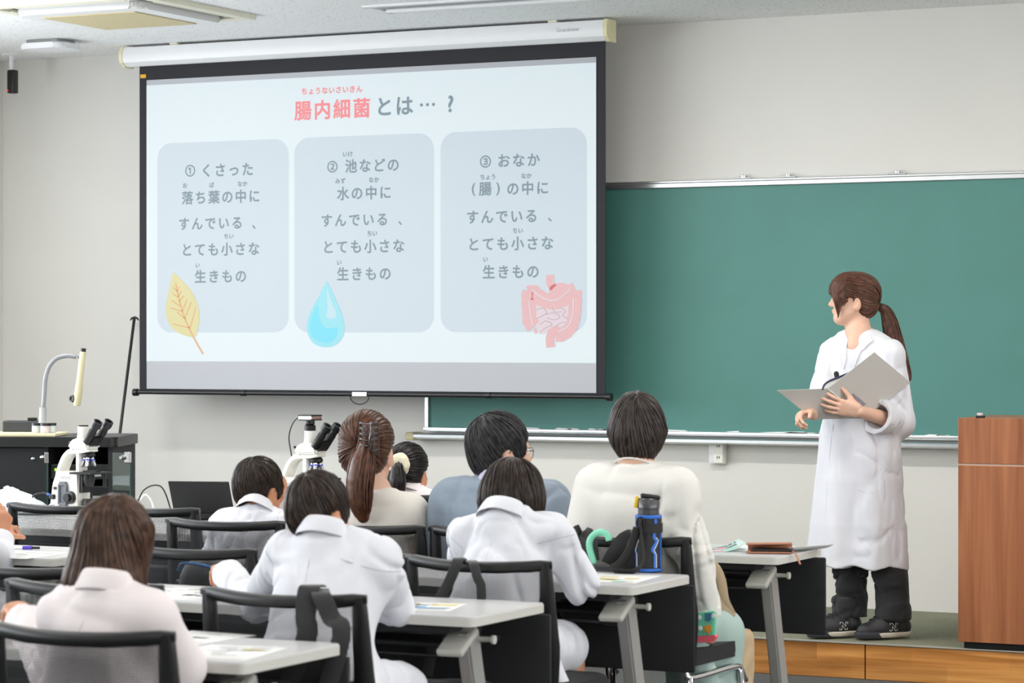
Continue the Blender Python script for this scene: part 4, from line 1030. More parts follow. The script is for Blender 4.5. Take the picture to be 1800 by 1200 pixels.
    for an in (AL, AR):
        s_ = Sdf(); a0 = an*[1,1,0]; s_.add(cone(a0+Z_*.045, a0+fw*.11+Z_*.036, .038, .034, (Z_,.95)), 0).add(cone(a0+Z_*.045, a0+Z_*.085, .036, .034), .02); s_.cap(lambda Q: .006-Q[:,2], .006)
        lo, hi = bounds([a0, a0+fw*.12, a0+Z_*.1], .06); V, F = nets(s_, lo, hi, .007); np_mesh('shoe', V, F, M_shoe, t, org)
    p['t'], p['top_o'], p['c'], p['hd'], p['hair_o'], p['org'] = t, top, c, hd, hair, org
    return p
aY = lambda u, v, Y: A3(at(u, v, Y=Y))

# ---- boy bending over his desk, bowl cut (second row)
N = aY(884, 908, 7.0)
boyd = person(dict(label='boy in white lab coat with a black bowl cut bending low over his desk', P=aY(862,1120,6.88)*[1,1,0]+Z_*.545, N=N, sw=.128, k=.92, H=aY(902,864,7.1), hf=A3([.12,.86,-.42]), hu=A3([.1,.45,1]),
    EL=aY(815,1000,7.16), WL=aY(868,985,7.34)*[1,1,0]+Z_*.77, ER=aY(1018,1030,7.13), WR=aY(985,962,7.32), hair=('bowl','hair_black_child'), top='coat', topm=M_coat, seed=4, legs='shorts', legm=mat('orange_shorts', S(226,120,34), .8, var=.05), cu=unit([.08,.5,.85]), cup=.008, soL=(0,.02,-.01), soR=(.01,.06,-.0), skirt=.12,
    hR=dict(fwd=(-.1,.25,1), back=(1,-.1,.1), thumb=(-.3,-1,.2), curl=(.9,1.1,.6)), hL=dict(curl=(.4,.5,.3)), hairkw=dict(whorl=(0,-.35,.94), maxpol=2.4), mid=(0,-.03,.0), collar=dict(fall=.05, open_drop=.04)))
# ---- boy in the middle (third row)
N = aY(570, 944, 5.99)
boyc = person(dict(label='boy in white lab coat with cropped dark hair in the middle, elbow on the desk', P=aY(545,1180,5.83)*[1,1,0]+Z_*.545, N=N, sw=.134, k=.88, H=aY(560,889,6.05), hf=A3([.1,.92,-.25]), hu=A3([.02,.3,1]),
    EL=aY(452,1060,6.2), WL=aY(400,1042,6.42)*[1,1,0]+Z_*.775, ER=aY(690,1062,6.17), WR=aY(625,1042,6.36)*[1,1,0]+Z_*.785, hair=('crop','hair_black_child'), top='coat', topm=M_coat, seed=2, legs='shorts', legm=M_navy, cu=unit([0,.35,.9]), soR=(.01,.04,-.005), soL=(0,.03,0), skirt=.22,
    hairkw=dict(whorl=(-.02,-.62,.78), maxpol=2.5), collar=dict(fall=.05)))
# ---- girl with brown bob (nearest row)
N = aY(190, 1040, 4.86)
girl = person(dict(label='girl in pale lab coat with a chin length brown bob, nearest the camera', P=aY(150,1250,4.86)*[1,1,0]+Z_*.545, N=N, sw=.112, k=.9, H=aY(203,945,4.95), hf=rot(A3([0,.96,-.22]), 12), hu=A3([.06,.22,1]),
    EL=aY(92,1180,5.02), WL=aY(40,1142,5.2)*[1,1,0]+Z_*.77, ER=aY(318,1175,4.98), WR=aY(330,1195,5.18)*[1,1,0]+Z_*.70, hair=('bob','hair_brown_bob'), top='coat', topm=M_coat2, seed=7, legs='shorts', legm=M_navy, cu=unit([.02,.25,.95]), h=.0056, seams=False,
    hairkw=dict(whorl=(.05,-.5,.85), maxpol=2.75, n=760, r0=.0026, flick=.02, h=.004), amp=.010, collar=dict(fall=.05)))
# ---- boy beside the laptop
N = aY(452, 901, 7.93)
boyl = person(dict(label='boy in white lab coat beside the black laptop, hand at his mouth', P=aY(432,1060,7.9)*[1,1,0]+Z_*.545, N=N, sw=.125, k=.92, H=aY(456,850,8.0), hf=A3([.14,.97,-.12]), hu=A3([0,.12,1]),
    EL=aY(375,985,8.05), WL=aY(385,985,8.3), ER=aY(514,935,8.16), WR=aY(500,880,8.17), hair=('crop','hair_black_child'), top='coat', topm=M_coat, seed=9, legs='shorts', legm=M_navy,
    hR=dict(fwd=(-.25,.1,.9), back=(.9,.1,.2), thumb=(-.3,-1,0), curl=(.8,1.,.7)), hairkw=dict(whorl=(.05,-.45,.88), maxpol=2.5)))
# ---- woman with the long ponytail
N = aY(655, 866, 7.98)
pw = person(dict(label='woman in cream sleeveless blouse with a long brown ponytail and hair claw', P=aY(655,1080,7.96)*[1,1,0]+Z_*.57, N=N, sw=.15, k=1.09, H=aY(646,779,8.02), hf=rot(vd(646,779), -16)*[1,1,0], hu=A3([0,0,1]), skin=M_skin, sdrop=.06, soL=(0,0,0), chest=.16,
    EL=aY(590,985,8.02), WL=aY(628,985,8.28), ER=aY(722,988,8.0), WR=aY(744,972,8.26), hair=('tied','hair_chestnut'), top='blouse', topm=M_blouse, seed=5, legs='trousers', legm=M_jean, hw=.16, amp=.006,
    hR=dict(fwd=(.0,.8,-.1), back=(.3,.0,.9), curl=(1.1,1.2,.8)), sleeve=(.056,.05,.045), hairkw=dict(whorl=(0,-.92,.1), maxpol=2.2, swirl=0, n=760, r0=.0022, flick=0, wav=.01)))
# ---- man in the blue sweater, head turned to the right
N = aY(880, 848, 8.02)
mn = person(dict(label='man in light blue sweater with glasses, head turned to the right', P=aY(868,1060,8.02)*[1,1,0]+Z_*.58, N=N, sw=.168, k=1.02, H=aY(880,780,8.06), hf=rot(vd(880,780), -62)*[1,1,0]+A3([0,0,-.05]), hu=A3([0,0,1]), skin=M_skin, sdrop=.065, neck=1.15, sh=rot(X_, 8), g=1.1, chest=.19, depth=.115, hw=.19,
    EL=aY(772,985,8.1), WL=aY(800,1000,8.35), ER=aY(985,975,8.05), WR=aY(975,985,8.3), hair=('man','hair_man'), top='sweater', topm=M_sweat, seed=3, legs='trousers', legm=M_trous, amp=.013, sleeve=(.078,.066,.05),
    hairkw=dict(whorl=(0,-.5,.87), maxpol=2.6, n=760, r0=.0022)))
# ---- woman in the white cardigan
N = aY(1118, 822, 7.86)
ld = person(dict(label='woman in white cardigan with short dark hair, arm hanging beside her chair', P=aY(1112,1060,7.88)*[1,1,0]+Z_*.57, N=N, sw=.142, k=.98, H=aY(1120,746,7.92), hf=vd(1120,746)*[1,1,0], hu=A3([0,0,1]), skin=M_skin, sdrop=.065, chest=.168, hw=.19, depth=.11,
    EL=aY(1012,975,7.8), WL=aY(1040,1000,8.05), ER=aY(1222,975,7.86), WR=aY(1243,1076,7.9), hair=('short_bob','hair_dark'), top='cardigan', topm=M_cardi, seed=6, legs='skirt', legm=M_mint, KL=A3([aY(1215,1090,8.15)[0],8.15,.50]), KR=A3([aY(1256,1075,8.12)[0],8.12,.50]), amp=.012, sleeve=(.066,.056,.045), thigh=.42,
    hR=dict(fwd=(.05,.1,-1), back=(1,0,0), thumb=(0,1,0), curl=(.9,1.2,.8)), hairkw=dict(whorl=(.0,-.42,.9), maxpol=2.6, n=760, r0=.0024)))
for s_, e_ in ((ld['WL'], ld['EL']), (ld['WR'], ld['ER'])):
    d = unit(s_-e_); cf = Sdf().add(cone(s_-d*.018, s_+d*.016, .047, .044, cut=True, cuta=True)); lo, hi = bounds([s_], .09); V, F = nets(cf, lo, hi, .0045); np_mesh('cuff', V, F, M_cardi, ld['top_o'], ld['org'])
# ---- girl with the scrunchie by the front desks
N = aY(718, 866, 9.62)
sg = person(dict(label='girl in lab coat with a black ponytail in a cream scrunchie, farthest in front', P=aY(722,1000,9.6)*[1,1,0]+Z_*.545, N=N, sw=.12, k=.99, H=aY(717,822,9.66), hf=rot(vd(717,822), -22)*[1,1,0]+A3([0,0,-.1]), hu=A3([0,0,1]),
    EL=aY(678,915,9.7), WL=aY(690,915,9.95), ER=aY(765,915,9.66), WR=aY(770,915,9.95), hair=('tied','hair_jet'), top='coat', topm=M_coat2, seed=8, legs='shorts', legm=M_navy, hairkw=dict(whorl=(-.25,-.9,-.05), maxpol=2.3, swirl=0, flick=.004, wav=.01)))
# ---- child cut by the left picture edge
N = aY(-95, 940, 6.98)
lc = person(dict(label='child cut off by the left picture edge, only a hand and white sleeve showing', P=aY(-100,1090,6.9)*[1,1,0]+Z_*.545, N=N, sw=.125, k=.93, H=aY(-92,885,7.04), hf=A3([.1,.95,-.2]), hu=A3([0,.2,1]),
    EL=aY(-30,995,7.12), WL=aY(-4,950,7.26), ER=aY(-1,978,7.18), WR=aY(1,947,7.26), hair=('crop','hair_black_child'), top='coat', topm=M_coat, seed=11, legs='shorts', legm=M_navy,
    hR=dict(fwd=(.1,.2,1), back=(1,-.2,0), thumb=(-.2,-1,.1), curl=(.7,.9,.5)), hairkw=dict(n=200)))
lc['t'].location = lc['t'].location
# ================================================================ THE TEACHER on the stage
TD = 11.7
R_, F_ = A3(RIGHT), A3(FWD)
T = lambda u, v, tow=0.: A3(at(u, v, D=TD-tow))
def teacher():
    org = T(1515, 1108); org[2] = SZ
    t = thing('person', 'woman teacher in long white lab coat standing on the stage reading from an open folder', 'person', org)
    fb = unit(-R_*.6-F_*.8); rb = np.cross(fb, Z_)                     # body front and her right
    hd = Head(T(1502, 527), unit(-R_+F_*.1+Z_*.03), (0,0,1), .95)
    N = T(1513, 590); SR_, SL_ = N+rb*.135-Z_*.075, N-rb*.145-Z_*.08
    ER_, WR_ = T(1441, 700, .10), T(1428, 728, .21)
    EL_, WL_ = T(1580, 742, .03), T(1511, 723, .255)
    # -- body
    sk = Sdf(); hd.skin(sk); nb = N+fb*.015-Z_*.01
    sk.add(cone(nb-Z_*.02, hd.w((0,-.02,-.07)), .05, .046), .025).add(cone(nb+fb*.005, N+fb*.05-Z_*.05, .052, .045), .05)
    lo, hi = bounds([hd.c-.125, hd.c+.125, N-Z_*.1+fb*.08], .03); parts = [nets(sk, lo, hi, .0032)]
    bs = Sdf(); hip = T(1510, 840)
    bs.add(loft([(hip, rb, .13, .09), (T(1511,740), rb, .11, .08), (N-Z_*.12, rb, .12, .07)])).add(cone(nb, N-Z_*.1, .05, .06), .03)
    for s_, e_, w_ in ((SL_,EL_,WL_),(SR_,ER_,WR_)): bs.add(cone(s_, e_, .04, .036), .03).add(cone(e_, w_, .038, .0255), .015)
    kR, aR, kL, aL = T(1496,985,.0), T(1494,1085,.02), T(1563,985,.06), T(1570,1092,.1)
    for k_, a_, o in ((kR,aR,rb*.08),(kL,aL,-rb*.08)): bs.add(cone(hip+o, k_, .075, .05), .03).add(cone(k_, a_, .05, .034), .02)
    lo, hi = bounds([SL_,SR_,EL_,WL_,ER_,WR_,aR,aL,hip,nb], .1); parts.append(nets(bs, lo, hi, .0075))
    parts.append(hand_mesh(WL_, EL_, -R_*.95-F_*.1+Z_*.22, -F_*.9-Z_*.25, Z_, .98, h=.0024, curl=(.10,.28,.22), spread=.2, tcurl=.1))
    parts.append(hand_mesh(T(1427,726,.22), ER_, -R_*.5-F_*.4-Z_*.1, -R_*.8-F_*.5, Z_*.8-R_*.4, .92, h=.0024, curl=(.7,.95,.6), spread=.1))
    body = join_parts('body', parts, M_skin, t, org); hd.eyes(body, org)
    lp = Sdf(); lp.add(hd.ell((0,.0965,-.0525), (.018,.006,.0045))).add(hd.ell((0,.0945,-.0615), (.016,.0065,.005)))
    lo, hi = bounds([hd.w((0,.095,-.057))], .035); V, F = nets(lp, lo, hi, .0022); np_mesh('lips', V, F, M_lip, body, org)
    # -- hair
    hv = hair_volume(hd, 'tied'); hm = MATS['hair_teacher']
    fv = Sdf().add(hd.ell((0,.024,.04), (.081,.09,.085))); fv.cap(lambda Q: hd.c[2]+.012-Q[:,2], .01)
    for x in (-1, 1): fv.add(hd.cone((x*.05,.072,.06), (x*.066,.07,.0), .03, .02), .03).add(hd.cone((x*.066,.07,.0), (x*.064,.074,-.085), .017, .003), .02)
    both = Sdf().add(fv).add(hv)
    hair = hair_cap(hd, both, 'hair', hm, t, org, whorl=(0,-1,-.22), maxpol=2.2, swirl=0, n=760, flick=0, wav=.008, seed=21, r0=.0028, h=.0036)
    lo, hi = bounds([hd.c], .16); V0, F0 = nets(fv, lo, hi, .0036)
    Oc = hd.w((0,-.012,.01)); rs = np.random.RandomState(5); paths, rads = [], []
    for i in range(520):                                   # fringe combed to both sides, a long lock before the ear
        x = -1+2*rs.rand(); q = rs.rand(); sd_ = -1 if x < 0 else 1
        end = (sd_*.068, .04+.05*q, .005-.1*q*rs.rand()) if abs(x) > .35 else (x*.16, .115, .02+.015*rs.rand())
        y0 = -.02+.07*q; pts = [(x*.03, y0, .128), (x*.064, y0*.6+.045, .1), (x*.085, .045+.05*q-.0*abs(x), .05), ((end[0]+x*.085)/2, (end[1]+.09)/2, (end[2]+.04)/2), end]
        sp = np.array([list(hd.w(v)) for v in smooth_path(pts, 5)]); dr = sp-Oc; L0_ = np.linalg.norm(dr, axis=1); dr /= L0_[:,None]
        r = surf_r(both, Oc, dr, .17); r = np.where((r > 0) & (np.abs(r-L0_) < .05), r, L0_)
        r = np.convolve(np.pad(r, 2, 'edge'), np.ones(5)/5, 'valid')+.003*(rs.rand()-.2)
        paths.append(Oc+dr*r[:,None]); w_ = .0026*(.6+.8*rs.rand()); rads.append(w_*np.interp(np.linspace(0,1,len(sp)), [0,.1,.75,1], [.6,1,.9,.1]))
    V, F = many_tubes(paths, rads, 5); np_mesh('fringe', np.concatenate([V0, V]), np.concatenate([F0, F+len(V0)]), hm, hair, org)
    pony([T(1545,538,-.0), T(1557,547,-.01), T(1565,570,-.01), T(1572,600,.0), T(1581,632,.0), T(1590,655,.0), T(1598,672,-.0)], [.015,.026,.038,.041,.038,.03,.014], 'ponytail', hm, hair, org, n=240, fray=.22, seed=6)
    bm = NB(); d = unit(T(1553,545)-T(1543,537)); tube(bm, [Vector(T(1544,537)-d*.002-org), Vector(T(1544,537)+d*.016-org)], .0165, 16); bmesh.ops.bevel(bm, geom=bm.edges[:], offset=.004, segments=2, affect='EDGES'); obj('hair_tie', bm, mat('hair_tie_dark', S(52,30,26), .8), hair, True)
    # -- shirt under the coat
    c2 = Sdf(); c2.add(loft([(N-Z_*.2+fb*.01, rb, .11, .09), (N-Z_*.08+fb*.012, rb, .1, .082), (N-Z_*.02+fb*.012, rb, .062, .06)]))
    c2.sub(cone(N+fb*.07+Z_*.06, N+fb*.085-Z_*.012, .045, .012), .01)
    lo, hi = bounds([N], .25); V, F = nets(c2, lo, hi, .006); np_mesh('shirt', V, F, mat('shirt_white', S(226,227,232), .8, bump=.1, bscale=400), t, org)
    # -- trousers
    b = Sdf()
    for k_, a_, o in ((kR,aR,rb*.08),(kL,aL,-rb*.08)):
        b.add(cone(hip+o*.8, k_, .08, .068), .02).add(cone(k_, a_+Z_*.005, .069, .074, cut=True), .02)
    b.warp(folds(.012, (9,9,11), 3, [(aR+Z_*.1,.16,1.3),(aL+Z_*.1,.16,1.3)]))
    lo, hi = bounds([hip, kR, kL, aR, aL], .13); V, F = nets(b, lo, hi, .0065); np_mesh('trousers', V, F, M_trous, t, org)
    # -- lab coat
    c = Sdf()
    ring = lambda v, ul, ur, dep, o=0.: (T((ul+ur)/2, v, o), unit(rb*.55-R_*.45), (ur-ul)/2/401.7, dep)
    c.add(loft([ring(1003,1421,1596,.175), ring(930,1427,1592,.165), ring(850,1435,1586,.15), ring(770,1441,1580,.132), ring(700,1450,1574,.118), ring(640,1452,1572,.112), (N-Z_*.055, rb, .125, .088), (N, rb, .064, .062)], 2.3))
    c.cap(lambda Q: (T(1421,991)[2]+ (Q-T(1421,991))@R_*(-.028) )-Q[:,2], .004)
    for s_, sd_ in ((SL_,-1),(SR_,1)): c.add(cone(N-Z_*.035+rb*sd_*.03, s_, .045, .052), .05)
    c.add(cone(SL_, EL_, .062, .066), .035).add(cone(EL_, EL_*.52+WL_*.48, .066, .074, cut=True), .02)
    c.add(cone(SR_, ER_, .06, .054), .035).add(cone(ER_, WR_*.8+ER_*.2, .052, .05, cut=True), .02)
    c.sub(cone(EL_*.45+WL_*.55, EL_*.62+WL_*.38, .058, .05), .006)
    c.sub(cone(N+fb*.10+Z_*.05, N+fb*.125-Z_*.12, .042, .004), .012)     # the open neck
    fo = folds(.0085, (10,10,5), 13, [(EL_,.11,1.6),(SL_-Z_*.1,.1,.9),(SR_-Z_*.1,.1,.9),(T(1560,790,.15),.12,.6)], [(EL_*.5+SL_*.5, EL_*.6+WL_*.4, .04, .003)])
    c.warp(fo)
    def drape(Q):                                                       # long hanging pleats that deepen to the hem
        q = (Q-T(1510,1000)); a = np.arctan2(q@R_, -(q@F_)); w_ = np.clip((T(1510,720)[2]-Q[:,2])/.7, 0, 1)
        return -.008*w_*np.sin(a*7+1.5*vnoise(Q*2.5)+.8)
    c.warp(drape)
    lo, hi = bounds([T(1400,1010,.2), T(1615,1010,-.2), N+Z_*.02, EL_, ER_, WL_, WR_], .1)
    V, F = nets(c, lo, hi, .0052, relax=2); coat = np_mesh('lab_coat', V, F, M_coat, t, org)
    collar('collar', M_coat, coat, org, N-Z_*.004, rb, fb, unit([0,0,1]), .064, .062, stand=.03, fall=.055, flare=.008, a0=-2.05, a1=2.05, open_drop=.055, tip=.02)
    # lapels, front edge, pocket, seams: laid on the cloth
    sd = lambda u, v: onto(c, T(u, v, .0), F_, .4)
    def patch(name, pts, th=.005, lift=.005):
        P = [sd(u, v)-F_*lift for u, v in pts]; bm = NB(); ctr = sum(P)/len(P)
        a = [bm.verts.new(Vector(p-org)) for p in P]; b_ = [bm.verts.new(Vector(p-F_*th-org)) for p in P]; n = len(P)
        ca, cb = bm.verts.new(Vector(ctr-org)), bm.verts.new(Vector(ctr-F_*th*1.3-org))
        for i in range(n):
            j = (i+1)%n; bm.faces.new((a[i],a[j],b_[j],b_[i])); bm.faces.new((ca,a[j],a[i])); bm.faces.new((cb,b_[i],b_[j]))
        o = obj(name, bm, M_coat, coat, 40); return o
    patch('lapel', [(1522,586),(1528,598),(1518,606),(1512,614),(1509,611),(1503,626),(1497,641),(1492,650),(1494,634),(1499,616),(1508,600)])
    patch('lapel', [(1484,584),(1478,592),(1470,598),(1474,602),(1471,606),(1473,625),(1476,645),(1478,648),(1482,630),(1484,610),(1487,598)])
    for nm, pts in (('front_edge', [(1478,650),(1470,700),(1459,760),(1452,830),(1446,910),(1441,985)]), ('pocket_edge', [(1521,757),(1531,776),(1542,795),(1553,812),(1556,818)]), ('pocket_seam', [(1556,818),(1543,826),(1534,858),(1520,861),(1506,858),(1494,850)]), ('side_seam', [(1566,800),(1564,840),(1563,880),(1566,930),(1571,990)]), ('hem_stitch', [(1428,984),(1450,990),(1480,994),(1510,997),(1540,998),(1570,996),(1590,992)])):
        q = [sd(u,v)-F_*.001 for u,v in [(x.x,x.y) for x in smooth_path([(a,b_,0) for a,b_ in pts],4)]]
        bm = NB(); tube(bm, [Vector(x-org) for x in q],   .0016 if 'edge' in nm else .0012, 6); obj(nm, bm, M_coat, coat, True)
    # turned-back cuff of the raised arm
    cf = Sdf(); a_ = EL_*.64+WL_*.36; b_ = EL_*.42+WL_*.58; cf.add(cone(a_, b_, .073, .076, cut=True, cuta=True)); cf.sub(cone(a_-(b_-a_), b_+(b_-a_), .055, .055), .004); cf.warp(folds(.008, (16,16,16), 31, [(b_,.1,.8)]))
    lo, hi = bounds([a_, b_], .1); V, F = nets(cf, lo, hi, .0045); np_mesh('cuff', V, F, M_coat, coat, org)
    # -- shoes
    for toe, heel in ((T(1436,1105,.1), T(1508,1100,.03)), (T(1513,1110,.16), T(1594,1103,.07))):
        toe[2] = heel[2] = SZ; d = unit(toe-heel); L = np.linalg.norm(toe-heel); L = max(L, .22); sdv = np.cross(d, Z_)
        s_ = Sdf(); h0 = heel+d*.03
        s_.add(cone(h0+Z_*.045, h0+d*.10+Z_*.045, .04, .042), 0).add(cone(h0+d*.08+Z_*.045, h0+d*(L-.05)+Z_*.03, .045, .036), .03).add(cone(h0+Z_*.05, h0+Z_*.09+d*.01, .04, .038), .02).add(cone(h0+d*.05+Z_*.08, h0+d*.12+Z_*.06, .03, .024), .02)
        s_.cap(lambda Q: SZ+.022-Q[:,2], .004)
        lo, hi = bounds([heel, heel+d*L, heel+Z_*.13], .06); V, F = nets(s_, lo, hi, .004); sh = np_mesh('shoe', V, F, M_shoe, t, org)
        so = Sdf(); so.add(cone(h0+Z_*.03, h0+d*.10+Z_*.03, .045, .047)).add(cone(h0+d*.08+Z_*.03, h0+d*(L-.05)+Z_*.024, .048, .041), .03); so.cap(lambda Q: SZ+.004-Q[:,2], .002); so.cap(lambda Q: Q[:,2]-(SZ+.026), .003)
        V, F = nets(so, lo, hi, .004); np_mesh('sole', V, F, M_sole, sh, org)
        tk = Sdf(); tk.add(cone(h0+d*(L-.10)+Z_*.02, h0+d*(L-.046)+Z_*.022, .048, .0425)); tk.cap(lambda Q: SZ+.001-Q[:,2], .002); tk.cap(lambda Q: Q[:,2]-(SZ+.03), .003); V, F = nets(tk, lo, hi, .004); np_mesh('toe_bumper', V, F, M_solek, sh, org)
        out = -F_-d*(-F_@d); out = unit(out*[1,1,0])                       # side seen from the room
        # letter N in white outline on the side
        N2 = [(-.022,0),(-.022,.032),(-.012,.032),(.006,.013),(.006,.032),(.016,.032),(.016,0),(.006,0),(-.012,.019),(-.012,0),(-.022,0)]
        sg_ = 1 if d@R_ < 0 else -1
        q = [onto(s_, h0+d*(.062 - (x*1.05+.0)*1.0 - y*.12)*1.0+Z_*(.034+y*1.0), -out, .12)+out*.001 for x, y in N2]
        bm = NB(); tube(bm, [Vector(x-org) for x in q], .0016, 5); obj('emblem', bm, mat('shoe_white', S(232,232,230), .6), sh)
        bm = NB()
        for k in range(4):
            cpt = h0+d*(.085+.02*k)+Z_*(.098-.012*k); tube(bm, [Vector(onto(s_, cpt+sdv*x, -Z_, .1)+Z_*.002-org) for x in np.linspace(-.022,.022,7)], .0028, 6)
        obj('laces', bm, M_black, sh, True)
    # -- what she holds: an open grey folder
    P = dict(A=T(1366,686,.30), B=T(1455,683,.28), C=T(1518,735,.16), D=T(1430,737,.21), E=T(1537,619,.24), G=T(1601,672,.12))
    fo_ = thing('folder', 'open light grey folder held in both hands by the teacher', 'folder', P['C'])
    fo0 = P['C']
    def sheet(name, pts, m, par, th=.0022, off=0.):
        p = [A3(x)-fo0 for x in pts]; n = unit(np.cross(p[1]-p[0], p[-1]-p[0])); n = n if n@F_ < 0 else -n
        bm = NB(); prism(bm, [x+n*off for x in p], -n*th); return obj(name, bm, m, par)
    M_fold = mat('folder_grey', S(196,194,190), .45, var=.01, bump=.02, bscale=300)
    sheet('cover', [P['A'],P['B'],P['C'],P['D']], M_fold, fo_); sheet('cover', [P['B'],P['E'],P['G'],P['C']], M_fold, fo_)
    bm = NB(); tube(bm, [P['B']-fo0, P['C']-fo0], .0035, 8); obj('spine', bm, M_fold, fo_, True)
    ins = lambda x, k=.012: A3(x)+F_*k
    for k in range(3):
        o = .006+.005*k; sheet('page', [ins(P['B']*.97+P['C']*.03,o), ins(P['E']*.96+P['G']*.04,o), ins(P['G']*.97+P['E']*.03,o), ins(P['C'],o)], M_paper, fo_, .0006)
    arc = [A3(x) for x in smooth_path([Vector(y_) for y_ in [T(1446,683,.29)+F_*.01, T(1450,674,.28)+F_*.012, T(1460,667,.27)+F_*.014, T(1475,661,.26)+F_*.014, T(1492,654,.24)+F_*.012]], 5)]
    lowr = [x*.75+P['C']*.25 for x in arc]; n = len(arc)
    vs = [tuple(x-fo0) for x in arc]+[tuple(x-fo0) for x in lowr]+[tuple(x-fo0+F_*.001) for x in arc]+[tuple(x-fo0+F_*.001) for x in lowr]
    fs = [(i,i+1,n+i+1,n+i) for i in range(n-1)]+[(2*n+i,3*n+i,3*n+i+1,2*n+i+1) for i in range(n-1)]+[(i,2*n+i,2*n+i+1,i+1) for i in range(n-1)]
    pg = obj('curled_page', (vs,[],fs), M_paper, fo_, True)
    bm = NB(); tube(bm, [Vector(x-fo0-F_*.002-Z_*.004) for x in arc], .004, 6); obj('page_band', bm, mat('navy_band', S(40,48,84), .6), pg, True)
    Bc = lambda a, b_: P['B']*(1-a-b_)+P['E']*a+P['C']*b_
    sheet('label_card', [Bc(.02,.42), Bc(.22,.42), Bc(.22,.78), Bc(.02,.78)], mat('card_violet_grey', S(150,146,156), .5, var=.15, vscale=60), fo_, .0012, .002)
    t2 = thing('microphone', 'small black microphone clipped at the chest of the teacher', 'microphone', T(1470,668,.2))
    m0 = T(1470,668,.2); bm = NB(); tube(bm, [T(1470,668,.2)-m0, T(1471,662,.2)-m0, T(1470,656,.2)-m0, T(1469.5,652.5,.2)-m0], [.006,.0105,.0115,.006], 14); obj('foam_tip', bm, M_blackm, t2, True)
    bm = NB(); tube(bm, [T(1470,667,.2)-m0, T(1474,682,.18)-m0], .004, 8); obj('stem', bm, M_black, t2, True)
teacher()
# ================================================================ THINGS carried, worn, on desks and by the wall
# ---- hair pieces and glasses on the people
def wear():
    t, org, hd = pw['t'], A3(pw['org']), pw['hd']; hair = pw['hair_o']; hm = MATS['hair_chestnut']
    Y0 = 7.9
    tie = aY(643, 800, Y0)
    pony([aY(646,752,Y0+.0), aY(643,790,Y0-.035), aY(637,815,Y0-.055), aY(632,845,Y0-.06), aY(632,875,Y0-.06), aY(636,900,Y0-.055), aY(642,918,Y0-.05)], [.022,.032,.046,.05,.046,.034,.010], 'ponytail', hm, hair, org, n=260, fray=.3, seed=4, r0=.003)
    bm = NB(); cl = obj('hair_claw', tube(bm, [Vector(aY(652+1.5*math.sin(k*.4),742+56*k/20,Y0-.055-.02*math.sin(PI*k/20))-org) for k in range(21)], .0042, 8), mat('claw_dark', S(40,38,42), .15, coat=.6), hair, True)
    for sx in (-1, 1):
        for k in range(6):
            a = aY(650+sx*2, 746+9.5*k, Y0-.06); b_ = aY(650+sx*13-4*(sx<0), 743+9.5*k, Y0-.05); c_ = aY(650+sx*15, 750+9.5*k, Y0-.035)
            bm = NB(); tube(bm, smooth_path([a-org, (a+b_)/2-org+A3([0,-.008,.0]), b_-org, c_-org, aY(650+sx*8, 752+9.5*k, Y0-.04)-org], 4), .0026, 6); obj('claw_tooth', bm, MATS['claw_dark'], cl, True)
    # scrunchie and tail
    t, org = sg['t'], A3(sg['org']); hair = sg['hair_o']; Y0 = 9.52
    pony([aY(702,815,Y0+.03), aY(700,826,Y0-.01), aY(699,845,Y0-.02), aY(699,862,Y0-.02), aY(703,880,Y0-.01)], [.02,.034,.042,.036,.012], 'ponytail', MATS['hair_jet'], hair, org, n=150, fray=.2, seed=9)
    s_ = Sdf(); c0 = aY(702, 817, Y0); ax = unit(c0-aY(716,818,Y0+.1))
    u_ = unit(np.cross(ax, Z_)); v_ = np.cross(u_, ax)
    for k in range(14):
        a = k*2*PI/14; p0 = c0+(u_*math.cos(a)+v_*math.sin(a))*.026; s_.add(ell(p0, (.016+.004*(k%2),.016,.018+.004*((k+1)%2))), .008)
    s_.warp(folds(.011, (32,32,32), 17))
    lo, hi = bounds([c0], .08); V, F = nets(s_, lo, hi, .004); np_mesh('scrunchie', V, F, mat('scrunchie_cream', S(226,218,190), .6, sheen=.3, bump=.1, bscale=300), hair, org)
    # glasses of the man
    t, org, hd = mn['t'], A3(mn['org']), mn['hd']; g = None
    fr = mat('glasses_frame', S(92,62,52), .3)
    bm = NB()
    for x in (-1, 1):
        pts = [hd.w((x*(.034+.024*math.cos(a)), .098-.006*abs(math.cos(a)), -.004+.018*math.sin(a)))-org for a in np.linspace(0, 2*PI, 25)]; tube(bm, pts, .0013, 6, caps=False)
        tube(bm, [hd.w((x*.058,.093,.004))-org, hd.w((x*.072,.07,.004))-org, hd.w((x*.08,.0,.0))-org, hd.w((x*.08,-.02,-.012))-org], .0018, 6)
    tube(bm, [hd.w((-.01,.099,.002))-org, hd.w((0,.102,.005))-org, hd.w((.01,.099,.002))-org], .0013, 6)
    gl = obj('glasses', bm, fr, t, True)
    for x in (-1, 1):
        bm = NB(); n = 20; cen = hd.w((x*.034,.0975,-.004))-org; vs = [bm.verts.new(hd.w((x*(.034+.024*math.cos(a)), .0975-.006*abs(math.cos(a)), -.004+.018*math.sin(a)))-org) for a in np.linspace(0, 2*PI, n, endpoint=False)]; bm.faces.new(vs); obj('lens', bm, M_wglass, gl)
    o = collar('shirt_collar', M_lav, mn['top_o'], mn['org'], A3(mn['N'])+Z_*.012, rot(X_, 8), rot(Y_, 8), unit([0,.1,1]), .058, .058, stand=.032, fall=.034, flare=.003)
wear()

